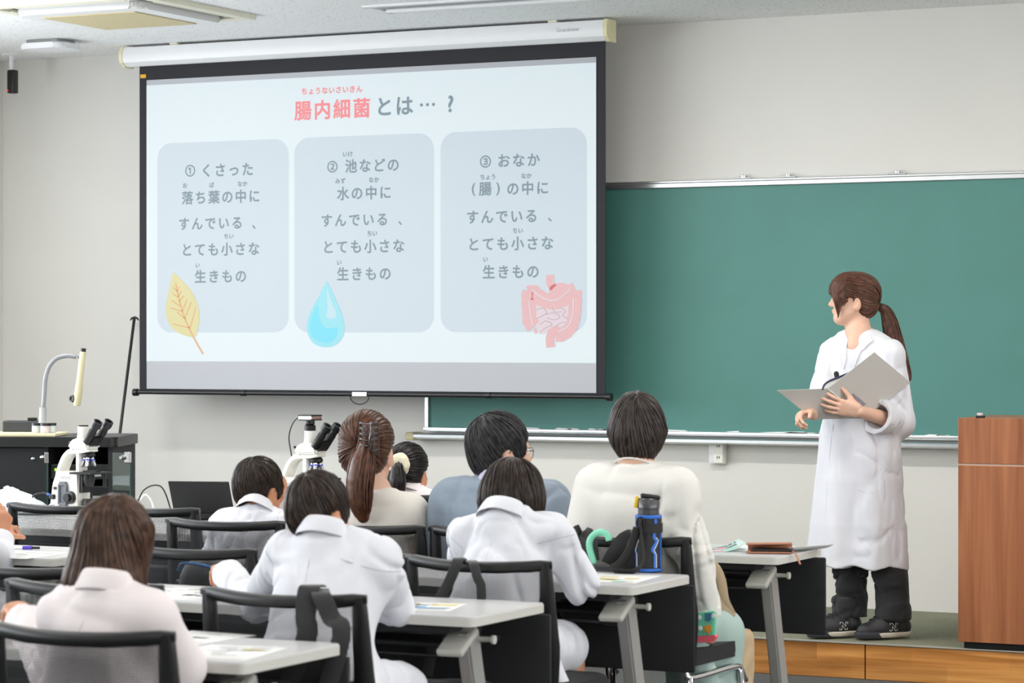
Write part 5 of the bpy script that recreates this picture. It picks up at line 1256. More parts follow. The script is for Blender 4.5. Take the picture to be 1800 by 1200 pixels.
# ---- microscopes on the microscope desk
def microscope(loc, rz, cam_, label):
    t = thing('microscope', label, 'microscope', loc, rz, 'white trinocular microscopes')
    W_ = mat('enamel_white', S(236,235,228), .3, coat=.3); K = M_black
    bm = NB()
    def rib(pts, w, d):
        rings = []
        for i in range(len(pts)):
            a, b_ = pts[max(i-1,0)], pts[min(i+1,len(pts)-1)]; n = Vector((b_[0]-a[0],0,b_[1]-a[1])).cross(Vector((0,1,0))).normalized()*w/2; c_ = Vector((pts[i][0],0,pts[i][1]))
            rings.append([bm.verts.new(c_+n*x+Vector((0,y*d/2,0))) for x, y in ((-1,-.7),(-.6,-1),(.6,-1),(1,-.7),(1,.7),(.6,1),(-.6,1),(-1,.7))])
        for i in range(len(rings)-1):
            for k in range(8): bm.faces.new((rings[i][k], rings[i][(k+1)%8], rings[i+1][(k+1)%8], rings[i+1][k]))
        bm.faces.new(rings[0][::-1]); bm.faces.new(rings[-1])
    arm = [(v.x, v.z) for v in smooth_path([(-.122,0,.165),(-.108,0,.20),(-.086,0,.238),(-.06,0,.258),(-.03,0,.264)], 4)]
    prism(bm, [(x,-.03,z) for x,z in ((-.05,.272),(-.055,.262),(-.04,.252),(.03,.258),(.062,.264),(.062,.272))], (0,.06,0))
    prism(bm, [(x,-.037,z) for x,z in ((-.155,.0),(-.150,.05),(-.136,.13),(-.118,.18),(-.10,.181),(.0,.181),(.005,.17),(.0,.03),(.10,.03),(.105,.02),(.105,.0))], (0,.074,0))
    bmesh.ops.bevel(bm, geom=bm.edges[:], offset=.004, segments=2, affect='EDGES', clamp_overlap=True)
    rib(arm, .026, .058); rib([(-.008,.17),(-.008,.262)], .026, .05)
    obj('stand', bm, W_, t, 40)
    bm = NB(); box(bm, (.06,0,.018), (.10,.16,.036), bev=.012, seg=3); obj('base', bm, W_, t, 40)
    bm = NB(); prism(bm, [(x,-.04,z) for x,z in ((-.052,.273),(-.05,.296),(-.018,.318),(.03,.318),(.058,.302),(.062,.29),(.06,.273))], (0,.08,0)); bmesh.ops.bevel(bm, geom=bm.edges[:], offset=.008, segments=3, affect='EDGES'); obj('head', bm, W_, t, 40)
    bm = NB(); lathe(bm, [(.024,.312),(.024,.328),(.0225,.332),(.0225,.364),(.021,.366)], n=28); tp = obj('camera_port', bm, W_, t, 40); tp.location.x = 0
    bm = NB(); lathe(bm, [(.021,.364),(.0225,.367),(.0215,.3705)], n=28); obj('port_ring', bm, K, tp, 40)
    bm = NB(); d = Vector((.62,0,.78)).normalized(); prism(bm, [(x,-.032,z) for x,z in ((.03,.318),(.05,.335),(.09,.326),(.075,.296),(.055,.28),(.04,.28))], (0,.064,0)); bmesh.ops.bevel(bm, geom=bm.edges[:], offset=.006, segments=2, affect='EDGES'); bh = obj('binocular_head', bm, K, t, 40)
    for sy in (-1,1):
        bm = NB(); lathe(bm, [(.0165,-.02),(.0165,.04),(.015,.042),(.0155,.06),(.0195,.062),(.0205,.075),(.0195,.088),(.012,.088),(.011,.08)], (.062,sy*.031,.318), d, 20); obj('eyepiece', bm, K, bh, 40)
    bm = NB(); lathe(bm, [(.018,0),(.026,-.008),(.026,-.018),(.016,-.026)], (.032,0,.262), n=20); npz = obj('nosepiece', bm, K, t, 40)
    for a in range(4):
        an = a*PI/2+.5; dd = Vector((math.cos(an)*.42, math.sin(an)*.42, -1)).normalized(); bm = NB(); lathe(bm, [(.0085,.0),(.009,.018),(.0075,.02),(.007,.032),(.0045,.04)], Vector((.032,0,.240))+Vector((math.cos(an),math.sin(an),0))*.012, dd, 14); ob = obj('objective', bm, M_chrome if a%2 else M_alu, npz, 40)
        bm = NB(); lathe(bm, [(.0093,.010),(.0093,.016)], Vector((.032,0,.240))+Vector((math.cos(an),math.sin(an),0))*.012, dd, 14); obj('objective_ring', bm, mat('ring_blue', S(40,60,180), .4), npz, 40)
    bm = NB(); box(bm, (.045,0,.176), (.12,.13,.008), bev=.002); box(bm, (.05,.0,.183), (.07,.03,.006)); obj('specimen_stage', bm, M_blackm, t)
    bm = NB(); lathe(bm, [(.024,.17),(.026,.15),(.022,.13),(.018,.12)], (.032,0,0), n=20); lathe(bm, [(.026,.036),(.028,.06),(.022,.07)], (.032,0,0), n=20); box(bm, (.01,0,.13), (.02,.05,.07)); obj('condenser', bm, M_black, t, 40)
    bm = NB(); tube(bm, [(.075,.05,.17),(.075,.05,.12)], .006, 10); tube(bm, [(.075,.05,.145),(.075,.05,.115)], .009, 12); obj('stage_knob', bm, K, t, 40)
    for sy in (-1,1):
        bm = NB(); lathe(bm, [(.026,.0),(.026,.018),(.016,.02),(.016,.034)], (-.03,sy*.036,.075), (0,sy,0), 22); obj('focus_knob', bm, K, t, 40)
    bm = NB()
    for k in range(6): box(bm, (-.085+.009*k,-.0375,.155), (.003,.002,.012))
    obj('vent_slots', bm, M_grey, t)
    bm = NB(); tube(bm, [(-.052,0,.298),(-.075,0,.298)], .003, 8); lathe(bm, [(.005,0),(.005,.006)], (-.075,0,.298), (-1,0,0), 10); obj('port_slider', bm, K, t, 40)
    if not cam_:
        bm = NB()
        for z in (.045,.13): box(bm, (-.072,-.043,z), (.04,.012,.018), bev=.004)
        for x in (-.092,-.052): box(bm, (x,-.044,.087), (.010,.012,.085), bev=.003)
        box(bm, (-.072,-.040,.087), (.03,.006,.07)); obj('cord_holder', bm, mat('holder_grey', S(104,106,114), .5), t)
        bm = NB(); box(bm, (-.136,-.03,.075), (.03,.035,.02), bev=.004); sk_ = obj('power_plug', bm, K, t)
        bm = NB(); tube(bm, smooth_path([(-.15,-.03,.078),(-.19,-.04,.088),(-.235,-.05,.075),(-.255,-.05,.03),(-.25,-.05,.006),(-.2,-.07,.004)],6), .004, 8); obj('power_cord', bm, K, t, True)
        bm = NB(); tube(bm, [(-.158,-.032,.08),(-.17,-.036,.085)], .0055, 8); obj('cord_ring', bm, mat('tag_blue', S(50,110,220), .5), t, True)
        bm = NB(); box(bm, (-.122,-.0375,.11), (.018,.002,.012)); obj('switch', bm, K, t)
    else:
        bm = NB(); lathe(bm, [(.0225,.364),(.0225,.384),(.016,.388),(.019,.392),(.018,.405),(.014,.407)], n=24); obj('camera_adapter', bm, K, t, 40)
        bm = NB(); box(bm, (0,0,.4145), (.066,.066,.014), bev=.003); cb = obj('camera_body', bm, M_chrome, t)
        bm = NB(); box(bm, (0,0,.424), (.068,.068,.006), bev=.002); box(bm, (0,0,.4065), (.068,.068,.004), bev=.001); obj('camera_lid', bm, K, cb)
        bm = NB(); tube(bm, smooth_path([(-.033,0,.416),(-.06,0,.415),(-.10,.01,.385),(-.125,.02,.33),(-.118,.03,.24),(-.15,.05,.12),(-.2,.05,.03)],6), .0024, 8); obj('usb_cable', bm, K, t, True)
    return t
mrz = YAW-.62
p = at(146, 893, Y=9.02); microscope((p.x, 9.02, DZ), mrz, False, 'white microscope standing on the desk in front of the black equipment rack')
p = at(545, 905, Y=9.02); microscope((p.x, 9.02, DZ), mrz, True, 'white microscope with a camera on top, under the projection screen')

# ---- laptop on the microscope desk
p = at(362, 890, Y=9.02)
t = thing('laptop', 'open black laptop on the microscope desk, lid seen from behind', 'laptop', (p.x, 9.02, DZ), YAW-.18)
bm = NB(); box(bm, (0,.07,.01), (.25,.17,.016), bev=.003); obj('base', bm, M_black, t)
bm = NB(); R2 = Euler((.55,0,-.0)).to_matrix(); c_ = R2 @ Vector((0,0,.085)); box(bm, (c_.x, -.014+c_.y, .014+c_.z), (.25,.007,.17), rot=R2, bev=.003); obj('lid', bm, mat('laptop_lid', S(20,20,22), .45), t)
bm = NB(); box(bm, (.02,-.015,.017), (.1,.03,.022), bev=.004); obj('hinge', bm, M_black, t)
for nm, pts in (('black cable looping up behind the empty chair beside the laptop', [(243,880),(252,862),(268,853),(283,855),(292,870),(299,892)]), ):
    pp = [at(u, v, Y=9.02) for u, v in pts]; o0 = Vector((pp[0].x, pp[0].y, DZ))
    bm = NB(); tube(bm, [q-o0 for q in smooth_path(pp+[Vector((pp[-1].x+.03, 9.0, DZ+.004))], 5)], .003, 8); o = obj('power_cable', bm, M_black, None, True); o.location = o0; tag(o, nm, 'cable')
pp = [at(u, v, Y=9.05) for u, v in ((246,878),(256,869),(266,880),(270,893))]; o0 = Vector((pp[0].x, pp[0].y, DZ))
bm = NB(); tube(bm, [q-o0 for q in smooth_path(pp, 6)], .004, 8); o = obj('white_cable', bm, M_white, None, True); o.location = o0; tag(o, 'short white cable loop beside the black laptop', 'cable')

# ---- rack, document camera, jars, pole
p = at(199, 768, Z=1.0); rx, ry = p.x, p.y
ry = 10.1; rx = at(199, 768, Y=ry).x; RT = at(199, 768, Y=ry).z
t = thing('equipment_rack', 'black equipment rack with open glass doors under the document camera', 'rack', (rx, ry, 0), YAW-.06)
bm = NB()
for x, w_ in ((-.012,.024),(-.31,.02),(-1.0,.024)): box(bm, (x,.25,(RT-.06)/2+.02), (w_,.5,RT-.06), bev=.002)
box(bm, (-.5,.49,(RT-.06)/2+.02), (1.0,.02,RT-.06)); box(bm, (-.5,.25,.04), (1.0,.5,.04)); box(bm, (-.655,.012,(RT-.06)/2+.02), (.67,.02,RT-.08)); obj('cabinet', bm, M_blackm, t)
bm = NB(); prism(bm, [(x,y,RT-.045) for x,y in rrect(-1.02,.02,-.03,.5,.04)], (0,0,.045)); bmesh.ops.bevel(bm, geom=[e for e in bm.edges if abs(e.verts[0].co.z-e.verts[1].co.z)<.001], offset=.008, segments=2, affect='EDGES'); obj('top', bm, M_black, t, 40)
bm = NB(); lathe(bm, [(.008,0),(.009,.004),(.004,.008)], (-.37,.0,RT-.10), (0,-1,0), 14); obj('lock', bm, M_chrome, t, 40)
for k, z in enumerate((RT-.16, RT-.26, RT-.36)):
    bm = NB(); box(bm, (-.16,.2,z), (.27,.36,.07), bev=.003); dv = obj('rack_device', bm, M_black, t)
    bm = NB(); box(bm, (-.16,.018,z-.015), (.2,.004,.012)); obj('device_strip', bm, M_grey, dv)
    bm = NB(); box(bm, (-.27,.017,z+.01), (.008,.004,.012)); obj('status_light', bm, mat('green_led', S(150,230,60), .4, emit=S(150,240,40), estr=1.6), dv)
def glass_door(name, hx, hy, ang, w_):
    bm = NB(); box(bm, (w_/2,0,-.25), (w_,.005,.5)); d_ = obj(name, bm, M_glass, t); d_.location = (hx,hy,RT-.07); d_.rotation_euler.z = ang
    bm = NB(); box(bm, (w_-.001,0,-.25), (.004,.006,.5)); obj('glass_edge', bm, mat('edge_green', S(44,84,76), .2), d_)
    bm = NB(); box(bm, (w_-.012,-.004,-.02), (.03,.02,.05), bev=.003); lathe(bm, [(.01,0),(.012,.012),(.008,.024)], (w_-.03,-.01,-.02), (0,-1,0), 14); obj('hinge_clip', bm, M_chrome, d_)
glass_door('glass_door', .0, -.01, -.45, .1); glass_door('glass_door', -.30, -.01, -1.35, .13)
DT = RT
p = at(38, 795/1.0*0+757, Z=DT)
RD = (Vector((rx,ry,0))).dot(FWD)+.2; aR = lambda u, v, d=0: at(u, v, D=RD+d)
bx = aR(75, 755)
t = thing('document_camera', 'document camera with grey gooseneck and ivory head on the black rack', 'document camera', (bx.x, bx.y, DT), YAW-.06)
Mq = Matrix.LocRotScale(t.location, t.rotation_euler, None).inverted()
q = lambda u, v, dy=0: Mq @ aR(u, v, dy)
bm = NB(); box(bm, (-.08,-.04,.008), (.36,.26,.016), bev=.005); obj('base_plate', bm, M_offw, t)
bm = NB(); box(bm, (-.1,.06,.04), (.19,.09,.055), bev=.008); obj('control_box', bm, mat('control_grey', S(52,54,58), .5), t)
bm = NB(); box(bm, (-.06,.05,.075), (.04,.04,.014), bev=.004); obj('control_knob', bm, M_black, t)
bm = NB(); tube(bm, [q(74,752), q(75,735), q(75.5,716)], [.021,.017,.0165], 16); obj('post', bm, mat('post_grey', S(178,180,184), .4), t, 40)
bm = NB(); tube(bm, smooth_path([q(76,718), q(78,690), q(80,665), q(86,645), q(99,630), q(118,625), q(134,627)], 6), .0105, 12); obj('gooseneck', bm, mat('neck_grey', S(150,152,158), .4), t, True)
a, b_ = q(146,618), q(135,713); d = (b_-a).normalized(); sx_ = Vector((CY,SY,0)).normalized()
hn = obj('camera_head', tube(NB(), [a, a+d*.02, a+d*.13, a+d*.16, a+d*.2, b_-d*.01, b_], [.016,.019,.019,.021,.023,.021,.018], 14, flat=.8), M_offw, t, 50)
bm = NB(); tube(bm, [a-d*.016, a+d*.002], .0125, 14); obj('head_cap', bm, M_black, hn, 40)
lc_ = q(131,701); bm = NB(); lathe(bm, [(.016,0),(.0175,.012),(.015,.024),(.009,.024),(.008,.02)], lc_+Vector((0,.01,0)), (-.55,-.85,.1), 18); obj('lens', bm, M_black, hn, 40)
bm = NB(); tube(bm, [q(137,626), q(143,626)], .011, 10); obj('neck_joint', bm, MATS['neck_grey'], t, 40)
for k, u in enumerate((64, 79, 91)):
    p = aR(u, 753, -.09-.03*(k%2))
    t = thing('specimen_jar', ['clear screw-top jar, leftmost of three on the black rack', 'clear screw-top jar with pinkish contents, middle of three on the rack', 'clear screw-top jar, rightmost of three on the black rack'][k], 'jar', (p.x, p.y, DT+.017), 0, 'specimen jars')
    t.location.z = DT+.017
    bm = NB(); lathe(bm, [(.02,0),(.021,.004),(.021,.03),(.018,.034)], n=20); obj('jar_body', bm, mat('jar_clear', S(206,212,212), .12, var=.06, vscale=40) if k != 1 else mat('jar_pink', S(216,200,202), .15, var=.06, vscale=40), t, 40)
    bm = NB(); lathe(bm, [(.0215,.033),(.0215,.042),(.02,.044)], n=20); obj('lid', bm, M_black, t, 40)
top, bot = Vector(aY(236,560,12.24)), Vector(aY(186,960,11.75))
t = thing('pull_down_pole', 'long thin black pole with a hooked top leaning on the wall left of the screen', 'pole', (bot.x, bot.y, 0)); o0 = t.location.copy()
d = (bot-top); foot = top+d*(top.z/(top.z-bot.z))
t.location = (foot.x, foot.y, 0); o0 = t.location.copy()
bm = NB(); tube(bm, [top-o0, foot-o0+Vector((0,0,.004))], .0085, 10); obj('shaft', bm, M_black, t, 40)
bm = NB(); tube(bm, [Vector(aY(u,v,12.24))-o0 for u,v in ((229,563),(232,559),(237,557.5),(241,559),(244,563))], [.004,.009,.011,.009,.004], 8, flat=.6); obj('hook', bm, M_black, t, True)

# ---- plastic bag and cable tangle at the left edge
c0 = A3(at(18, 880, Z=DZ)); c0 = A3([at(18,880,Y=8.98).x, 8.98, DZ])
s_ = Sdf().add(ell(c0+A3([0,0,.04]), (.085,.08,.05))).add(ell(c0+A3([-.02,.02,.075]), (.04,.04,.035)), .03).add(ell(c0+A3([.1,0,.03]), (.07,.06,.03)), .04); s_.warp(folds(.03, (16,16,16), 3)); s_.cap(lambda Q: DZ+.001-Q[:,2])
lo, hi = bounds([c0], .25); V, F = nets(s_, lo, hi, .007); t = thing('plastic_bag', 'crumpled white plastic bag on the desk at the left edge', 'bag', c0)
np_mesh('bag_film', V, F, mat('bag_white', S(228,234,238), .25, coat=.3), t, c0)
p = Vector((at(66,885,Y=8.95).x, 8.95, DZ+.004)); random.seed(4); bm = NB()
pts = [Vector((random.uniform(-.07,.07), random.uniform(-.05,.05), random.uniform(0,.05))) for k in range(18)]
tube(bm, smooth_path(pts, 5), .002, 6); o = obj('cable_tangle', bm, mat('clear_tube', S(208,214,220), .2), None, True); o.location = p; tag(o, 'tangle of thin clear tubing beside the left microscope', 'tubing')

# ---- papers, pens, pamphlets
PR = [mat('print_grey', S(178,180,186), .7), mat('print_teal', S(150,206,194), .7), mat('print_pink', S(224,120,150), .7), mat('print_yellow', S(226,214,140), .7), mat('print_blue', S(150,186,216), .7), mat('print_dark', S(90,92,98), .7)]
def paper(x, y, rz, w_, h_, label, cols=(0,), seed=0, z=DZ, curl=0, base=None, group=None):
    rs = random.Random(seed); t = thing('printed_sheet', label, 'paper', (x, y, z+.0006), rz, group)
    n = 8; vs, fs = [], []
    f = lambda a: curl*max(0, a)**2
    for i in range(n+1):
        a = -1+2*i/n
        for yy in (-h_/2, h_/2): vs.append((a*w_/2, yy, f(a)))
    fs = [(2*i, 2*i+2, 2*i+3, 2*i+1) for i in range(n)]
    o = obj('sheet', (vs, [], fs), base or M_paper, t, True); md = o.modifiers.new('s', 'SOLIDIFY'); md.thickness = .0005
    bm = NB(); cc = list(cols)
    groups = {}
    for k in range(rs.randint(9, 14)):
        ci = rs.choice(cc); b_ = groups.setdefault(ci, NB()); cx = rs.uniform(-.36,.2)*w_; cy = rs.uniform(-.42,.42)*h_; lw = rs.uniform(.12,.4)*w_; lh = rs.uniform(.004,.05 if ci else .012)
        lw = min(lw, w_*.45-cx)
        a0, a1 = 2*cx/w_, 2*(cx+lw)/w_; ns = 3
        for q_ in range(ns):
            u0 = a0+(a1-a0)*q_/ns; u1 = a0+(a1-a0)*(q_+1)/ns
            b_.faces.new([b_.verts.new((u*w_/2, v, f(u)+.0007)) for u, v in ((u0,cy-lh/2),(u1,cy-lh/2),(u1,cy+lh/2),(u0,cy+lh/2))])
    for ci, b_ in groups.items(): po = obj('print', b_, PR[ci], t); po['kind'] = 'stuff'
    return t
def pap(u, v, rz, w_, h_, label, **k): p = at(u, v, Z=DZ); return paper(p.x, p.y, rz, w_, h_, label, **k)
pap(1262, 966, .5, .17, .2, 'teal and pink pamphlet on the front desk beside the cardigan sleeve', cols=(1,2,1,5), seed=1, curl=.03, base=mat('pamphlet_teal', S(196,220,214), .6))
pap(1330, 963, .1, .21, .28, 'printed sheet on the front desk under the tan phone case', cols=(0,4,2), seed=2)
pap(1398, 967, -.4, .16, .22, 'printed sheet hanging near the right end of the front desk', cols=(0,), seed=3, curl=.02)
pap(1085, 1016, .1, .2, .27, 'printed sheet on the desk beside the blue sports bottle', cols=(0,3,1), seed=4)
pap(745, 1066, .25, .19, .2, 'printed sheet with a little yellow and blue on the boy in the middle desk', cols=(0,3,4), seed=5)
pap(400, 1146, .15, .2, .26, 'printed sheet on the nearest desk beside the bob haired girl', cols=(0,3,0), seed=6)
pap(330, 1122, -.1, .2, .28, 'blank looking white sheet at the back of the nearest desk', cols=(0,), seed=7)
pap(335, 1046, .1, .2, .27, 'grey printed sheet on the desk left of the boy in the middle', cols=(0,0,4,5), seed=8)
pap(275, 1034, -.2, .2, .22, 'white sheet lying over the far left end of the middle boy desk', cols=(0,4), seed=9)
pap(40, 975, .1, .2, .28, 'white worksheet under the purple capped marker', cols=(0,), seed=10)
pap(25, 1098, .3, .2, .2, 'pale blue printed sheet at the left end of the nearest desk', cols=(4,0), seed=11)
p0, p1 = at(8, 962, Z=DZ+.006), at(70, 962.5, Z=DZ+.006); d = (p1-p0); L = d.length; d.normalize()
t = thing('marker', 'white marker pen with a purple cap on the desk at the left edge', 'marker', p0)
for nm, a, b_, r, m in (('barrel',0,.52,.006,M_paper),('cap',.52,.78,.0068,mat('marker_purple', S(84,66,190), .4)),('tip',.78,1,.0045,M_black)):
    bm = NB(); tube(bm, [d*L*a, d*L*b_], r, 12); obj(nm, bm, m, t, 40)
# purple pen in the writing boy's hand
p0 = boyd['WR']; t = thing('pen', 'purple pen held by the boy bending over his desk', 'pen', p0)
bm = NB(); a, b_ = Vector(aY(984,925,7.315)-p0), Vector(aY(990,962,7.29)-p0); tube(bm, [a, b_], .0048, 10); obj('barrel', bm, MATS['marker_purple'], t, 40)
bm = NB(); tube(bm, [b_, b_+(b_-a)*.12], [.0045,.001], 10); obj('tip', bm, M_black, t, 40)
# phone in a tan flip case
p = at(1352, 972, Z=DZ); t = thing('phone', 'black phone in an open tan leather case on the front desk', 'phone', (p.x, p.y, DZ+.002), .3)
tan = mat('tan_leather', S(178,120,92), .55, var=.06, bump=.1, bscale=300)
bm = NB(); box(bm, (0,0,.003), (.15,.085,.005), bev=.002); cs = obj('case', bm, tan, t)
bm = NB(); box(bm, (.01,.0,.010), (.14,.075,.009), bev=.003); obj('phone_body', bm, M_black, t)
vs, fs = [], []
for i, (y, z) in enumerate(((.045,.003),(.05,.012),(.042,.024),(.0,.03),(-.03,.027))): vs += [(-.075,y,z),(.075,y,z+.004*i/4)]
o = obj('case_flap', (vs, [], [(2*i,2*i+1,2*i+3,2*i+2) for i in range(4)]), tan, t, True); md = o.modifiers.new('s','SOLIDIFY'); md.thickness = .003
bm = NB(); tube(bm, smooth_path([(.07,-.02,.01),(.09,-.05,.004),(.105,-.09,-.02),(.11,-.1,-.03)],4), .004, 6, flat=.4); obj('case_tab', bm, tan, t, True)

# ---- sports bottle on the second desk
p = at(1140, 1005, Z=DZ); bo = p.copy()
t = thing('sports_bottle', 'black and blue sports bottle in a strapped pouch standing on the desk', 'bottle', p)
blue = mat('bottle_blue', S(36,104,200), .45); rub = mat('pouch_black', S(32,32,34), .7, bump=.15, bscale=400)
bm = NB(); lathe(bm, [(.036,.0),(.0405,.004),(.041,.012),(.041,.168),(.037,.178),(.034,.18)], n=36); po = obj('pouch', bm, rub, t, 40)
for z0_, z1_, r in ((.003,.014,.0425),(.166,.178,.042)):
    bm = NB(); lathe(bm, [(r-.003,z0_),(r,z0_+.003),(r,z1_-.003),(r-.003,z1_)], n=36); obj('trim_ring', bm, blue, po, 40)
bm = NB(); lathe(bm, [(.033,.178),(.033,.196),(.035,.198),(.035,.222),(.030,.228),(.028,.23)], n=32); cp = obj('cap', bm, mat('cap_smoke', S(58,60,62), .3, coat=.4), t, 40)
bm = NB(); box(bm, (.006,0,.234), (.062,.04,.014), rot=Euler((0,.12,YAW)).to_matrix(), bev=.006, seg=3); obj('lid', bm, M_black, cp, 40)
sd_ = lambda a: Vector((math.cos(a), math.sin(a), 0))
aim = math.atan2(-CY, SY)            # the side toward the room
lf = aim-PI/2+.0
bm = NB(); box(bm, sd_(YAW+PI)*.038+Vector((0,0,.217)), (.012,.022,.036), rot=Euler((0,.15,YAW)).to_matrix(), bev=.004); obj('lever', bm, mat('lever_yellow', S(226,190,40), .4), cp, 40)
def band(pts, w_, m, name, par, r=.0418):
    bm = NB(); P_ = [(a, z) for a, z in pts]
    for i in range(len(P_)-1):
        (a0,z0_),(a1,z1_) = P_[i], P_[i+1]; n = max(2, int(abs(a1-a0)/.15)+1)
        for k in range(n):
            q0, q1 = k/n, (k+1)/n; b0, b1 = a0+(a1-a0)*q0, a0+(a1-a0)*q1; c0_, c1 = z0_+(z1_-z0_)*q0, z0_+(z1_-z0_)*q1
            dv = Vector(((b1-b0)*r, c1-c0_, 0)); nn = Vector((-dv.y, dv.x, 0)).normalized()*w_/2
            qd = [(b0+nn.x/r, c0_+nn.y), (b0-nn.x/r, c0_-nn.y), (b1-nn.x/r, c1-nn.y), (b1+nn.x/r, c1+nn.y)]
            lo_ = [sd_(a)*(r-.001)+Vector((0,0,z)) for a, z in qd]; hi_ = [sd_(a)*(r+.0012)+Vector((0,0,z)) for a, z in qd]
            va = [bm.verts.new(v) for v in lo_]; vb = [bm.verts.new(v) for v in hi_]; bm.faces.new(va[::-1]); bm.faces.new(vb)
            for j in range(4): bm.faces.new((va[j], va[(j+1)%4], vb[(j+1)%4], vb[j]))
    return obj(name, bm, m, par)
for off in (-1.15, .45):
    b0 = aim+off; band([(b0,.016),(b0,.06),(b0-.25,.072),(b0+.18,.10),(b0-.1,.108),(b0+.05,.15),(b0+.05,.166)], .009, blue, 'lightning_stripe', po); band([(b0+.1,.016),(b0+.1,.056),(b0-.1,.07),(b0+.3,.10),(b0+.05,.11)], .002, mat('stripe_white', S(226,228,230), .5), 'stripe_line', po, .0424)
band([(aim-.5,.138),(aim+1.5,.138)], .03, rub, 'pouch_band', po, .043); band([(aim+1.05,.016),(aim+1.05,.13)], .006, blue, 'pouch_edge', po)
P_ = [sd_(aim-.55)*.047+Vector((0,0,.168)), sd_(aim-.5)*.05+Vector((0,0,.13)), sd_(aim-.35)*.056+Vector((0,0,.08)), sd_(aim-.3)*.066+Vector((0,0,.035)), sd_(aim-.6)*.09+Vector((0,0,.009)), sd_(aim-1.05)*.115+Vector((0,0,.008)), sd_(aim-1.3)*.12+Vector((0,0,.012)), sd_(aim-1.35)*.09+Vector((0,0,.03)), sd_(aim-1.1)*.062+Vector((0,0,.08)), sd_(aim-.85)*.048+Vector((0,0,.14))]
bm = NB(); tube(bm, smooth_path(P_, 6), .013, 8, flat=.16); obj('strap', bm, mat('strap_black', S(38,38,38), .75, bump=.2, bscale=500), t, True)
bm = NB(); tube(bm, [sd_(aim-.65)*.046+Vector((.012*math.cos(a),0,.155+.018*math.sin(a))) for a in np.linspace(0,2*PI,17)], .0025, 6); obj('strap_clip', bm, M_black, t, True)

# ---- bags on the chairs
bagm = mat('bag_nylon', S(30,31,33), .65, bump=.2, bscale=350, sheen=.2)
def bag(name, label, c0, blobs, m, warp=.012, straps=(), sm=None, group=None):
    c0 = A3(c0); t = thing(name, label, 'bag', c0, 0, group); s_ = Sdf()
    for c, hs, r in blobs: s_.add(rbox(c0+A3(c), hs, r), .04)
    s_.warp(folds(warp, (9,9,9), len(label)))
    lo, hi = bounds([c0+A3(c)+A3(h_)*k for c, h_, r in blobs for k in (-1,1)], .05); V, F = nets(s_, lo, hi, .008); np_mesh('bag_body', V, F, m, t, c0)
    for pts, w_ in straps:
        bm = NB(); pp = smooth_path([Vector(A3(q)-c0) for q in pts], 5)
        rings = []
        for i, q in enumerate(pp):
            T_ = (pp[min(i+1,len(pp)-1)]-pp[max(i-1,0)]).normalized(); a = Vector((CY,SY,0)); a = (a-T_*a.dot(T_)).normalized(); b_ = a.cross(T_)
            rings.append([bm.verts.new(q+a*x*w_/2+b_*y*.003) for x, y in ((-1,-.6),(-.9,-1),(.9,-1),(1,-.6),(1,.6),(.9,1),(-.9,1),(-1,.6))])
        for i in range(len(rings)-1):
            for k in range(8): bm.faces.new((rings[i][k], rings[i][(k+1)%8], rings[i+1][(k+1)%8], rings[i+1][k]))
        bm.faces.new(rings[0][::-1]); bm.faces.new(rings[-1]); obj('strap', bm, sm or m, t, 50)
    return t
b1 = CHAIRS[4]; yb = b1[1]-.30
bag('shoulder_bag', 'black bag hung by two straps behind the chair of the boy bending over his desk', (b1[0]-.02, yb-.05, .33), [((0,0,.0),(.15,.05,.17),.05)], bagm, straps=[([aY(812,984,yb+.08), aY(806,982,yb+.02), aY(800,998,yb), aY(786,1030,yb), aY(772,1060,yb-.01), (b1[0]-.1,yb-.03,.5)], .03), ([aY(830,986,yb+.06), aY(833,990,yb+.0), aY(838,1012,yb-.01), aY(846,1050,yb), (b1[0]+.03,yb-.03,.5)], .026)])
b2 = CHAIRS[1]; yb = b2[1]-.30
bag('shoulder_bag', 'black bag hung by broad straps behind the chair of the boy in the middle', (b2[0]+.06, yb-.06, .33), [((0,0,.0),(.15,.06,.17),.05)], bagm, straps=[([aY(556,1030,yb+.08), aY(546,1030,yb+.02), aY(540,1045,yb), aY(537,1085,yb-.01), aY(536,1130,yb-.01), (b2[0]+.04,yb-.04,.5)], .05), ([aY(562,1036,yb+.05), aY(566,1048,yb), aY(582,1085,yb), aY(600,1120,yb-.01), (b2[0]+.16,yb-.04,.5)], .045)])
b3 = CHAIRS[5]
bag('backpack', 'dark bag with blue webbing on the empty chair seen through its mesh', (b3[0]+.02, b3[1]+.0, .62), [((0,0,0),(.15,.10,.15),.06)], bagm, straps=[([(b3[0]-.1,b3[1]-.13,.68),(b3[0]-.08,b3[1]-.135,.62),(b3[0]-.1,b3[1]-.125,.55)], .04), ([(b3[0]+.1,b3[1]-.13,.69),(b3[0]+.11,b3[1]-.135,.62),(b3[0]+.1,b3[1]-.125,.55)], .04), ([(b3[0]-.09,b3[1]-.12,.74),(b3[0]-.06,b3[1]-.125,.765),(b3[0]+.05,b3[1]-.125,.75),(b3[0]+.1,b3[1]-.12,.70)], .012)], sm=mat('webbing_blue', S(44,112,176), .6))
b4 = CHAIRS[7]; yb = b4[1]-.33
bag('backpack', 'black padded bag hanging on the chair of the woman in white cardigan', aY(1060,1010,yb), [((-.02,0,-.06),(.13,.05,.09),.045)], bagm, warp=.016, straps=[([aY(1006,985,yb), aY(1004,958,yb), aY(1014,938,yb+.02), aY(1030,936,yb+.03), aY(1036,955,yb+.01), aY(1040,985,yb)], .05), ([aY(1072,992,yb), aY(1085,970,yb), aY(1100,950,yb+.02), aY(1118,944,yb+.04), aY(1116,975,yb+.0), aY(1112,1000,yb)], .06)])
p0 = aY(1035,975,yb-.03); t = thing('umbrella', 'mint green hooked handle sticking up beside the black bag on the chair', 'umbrella', p0)
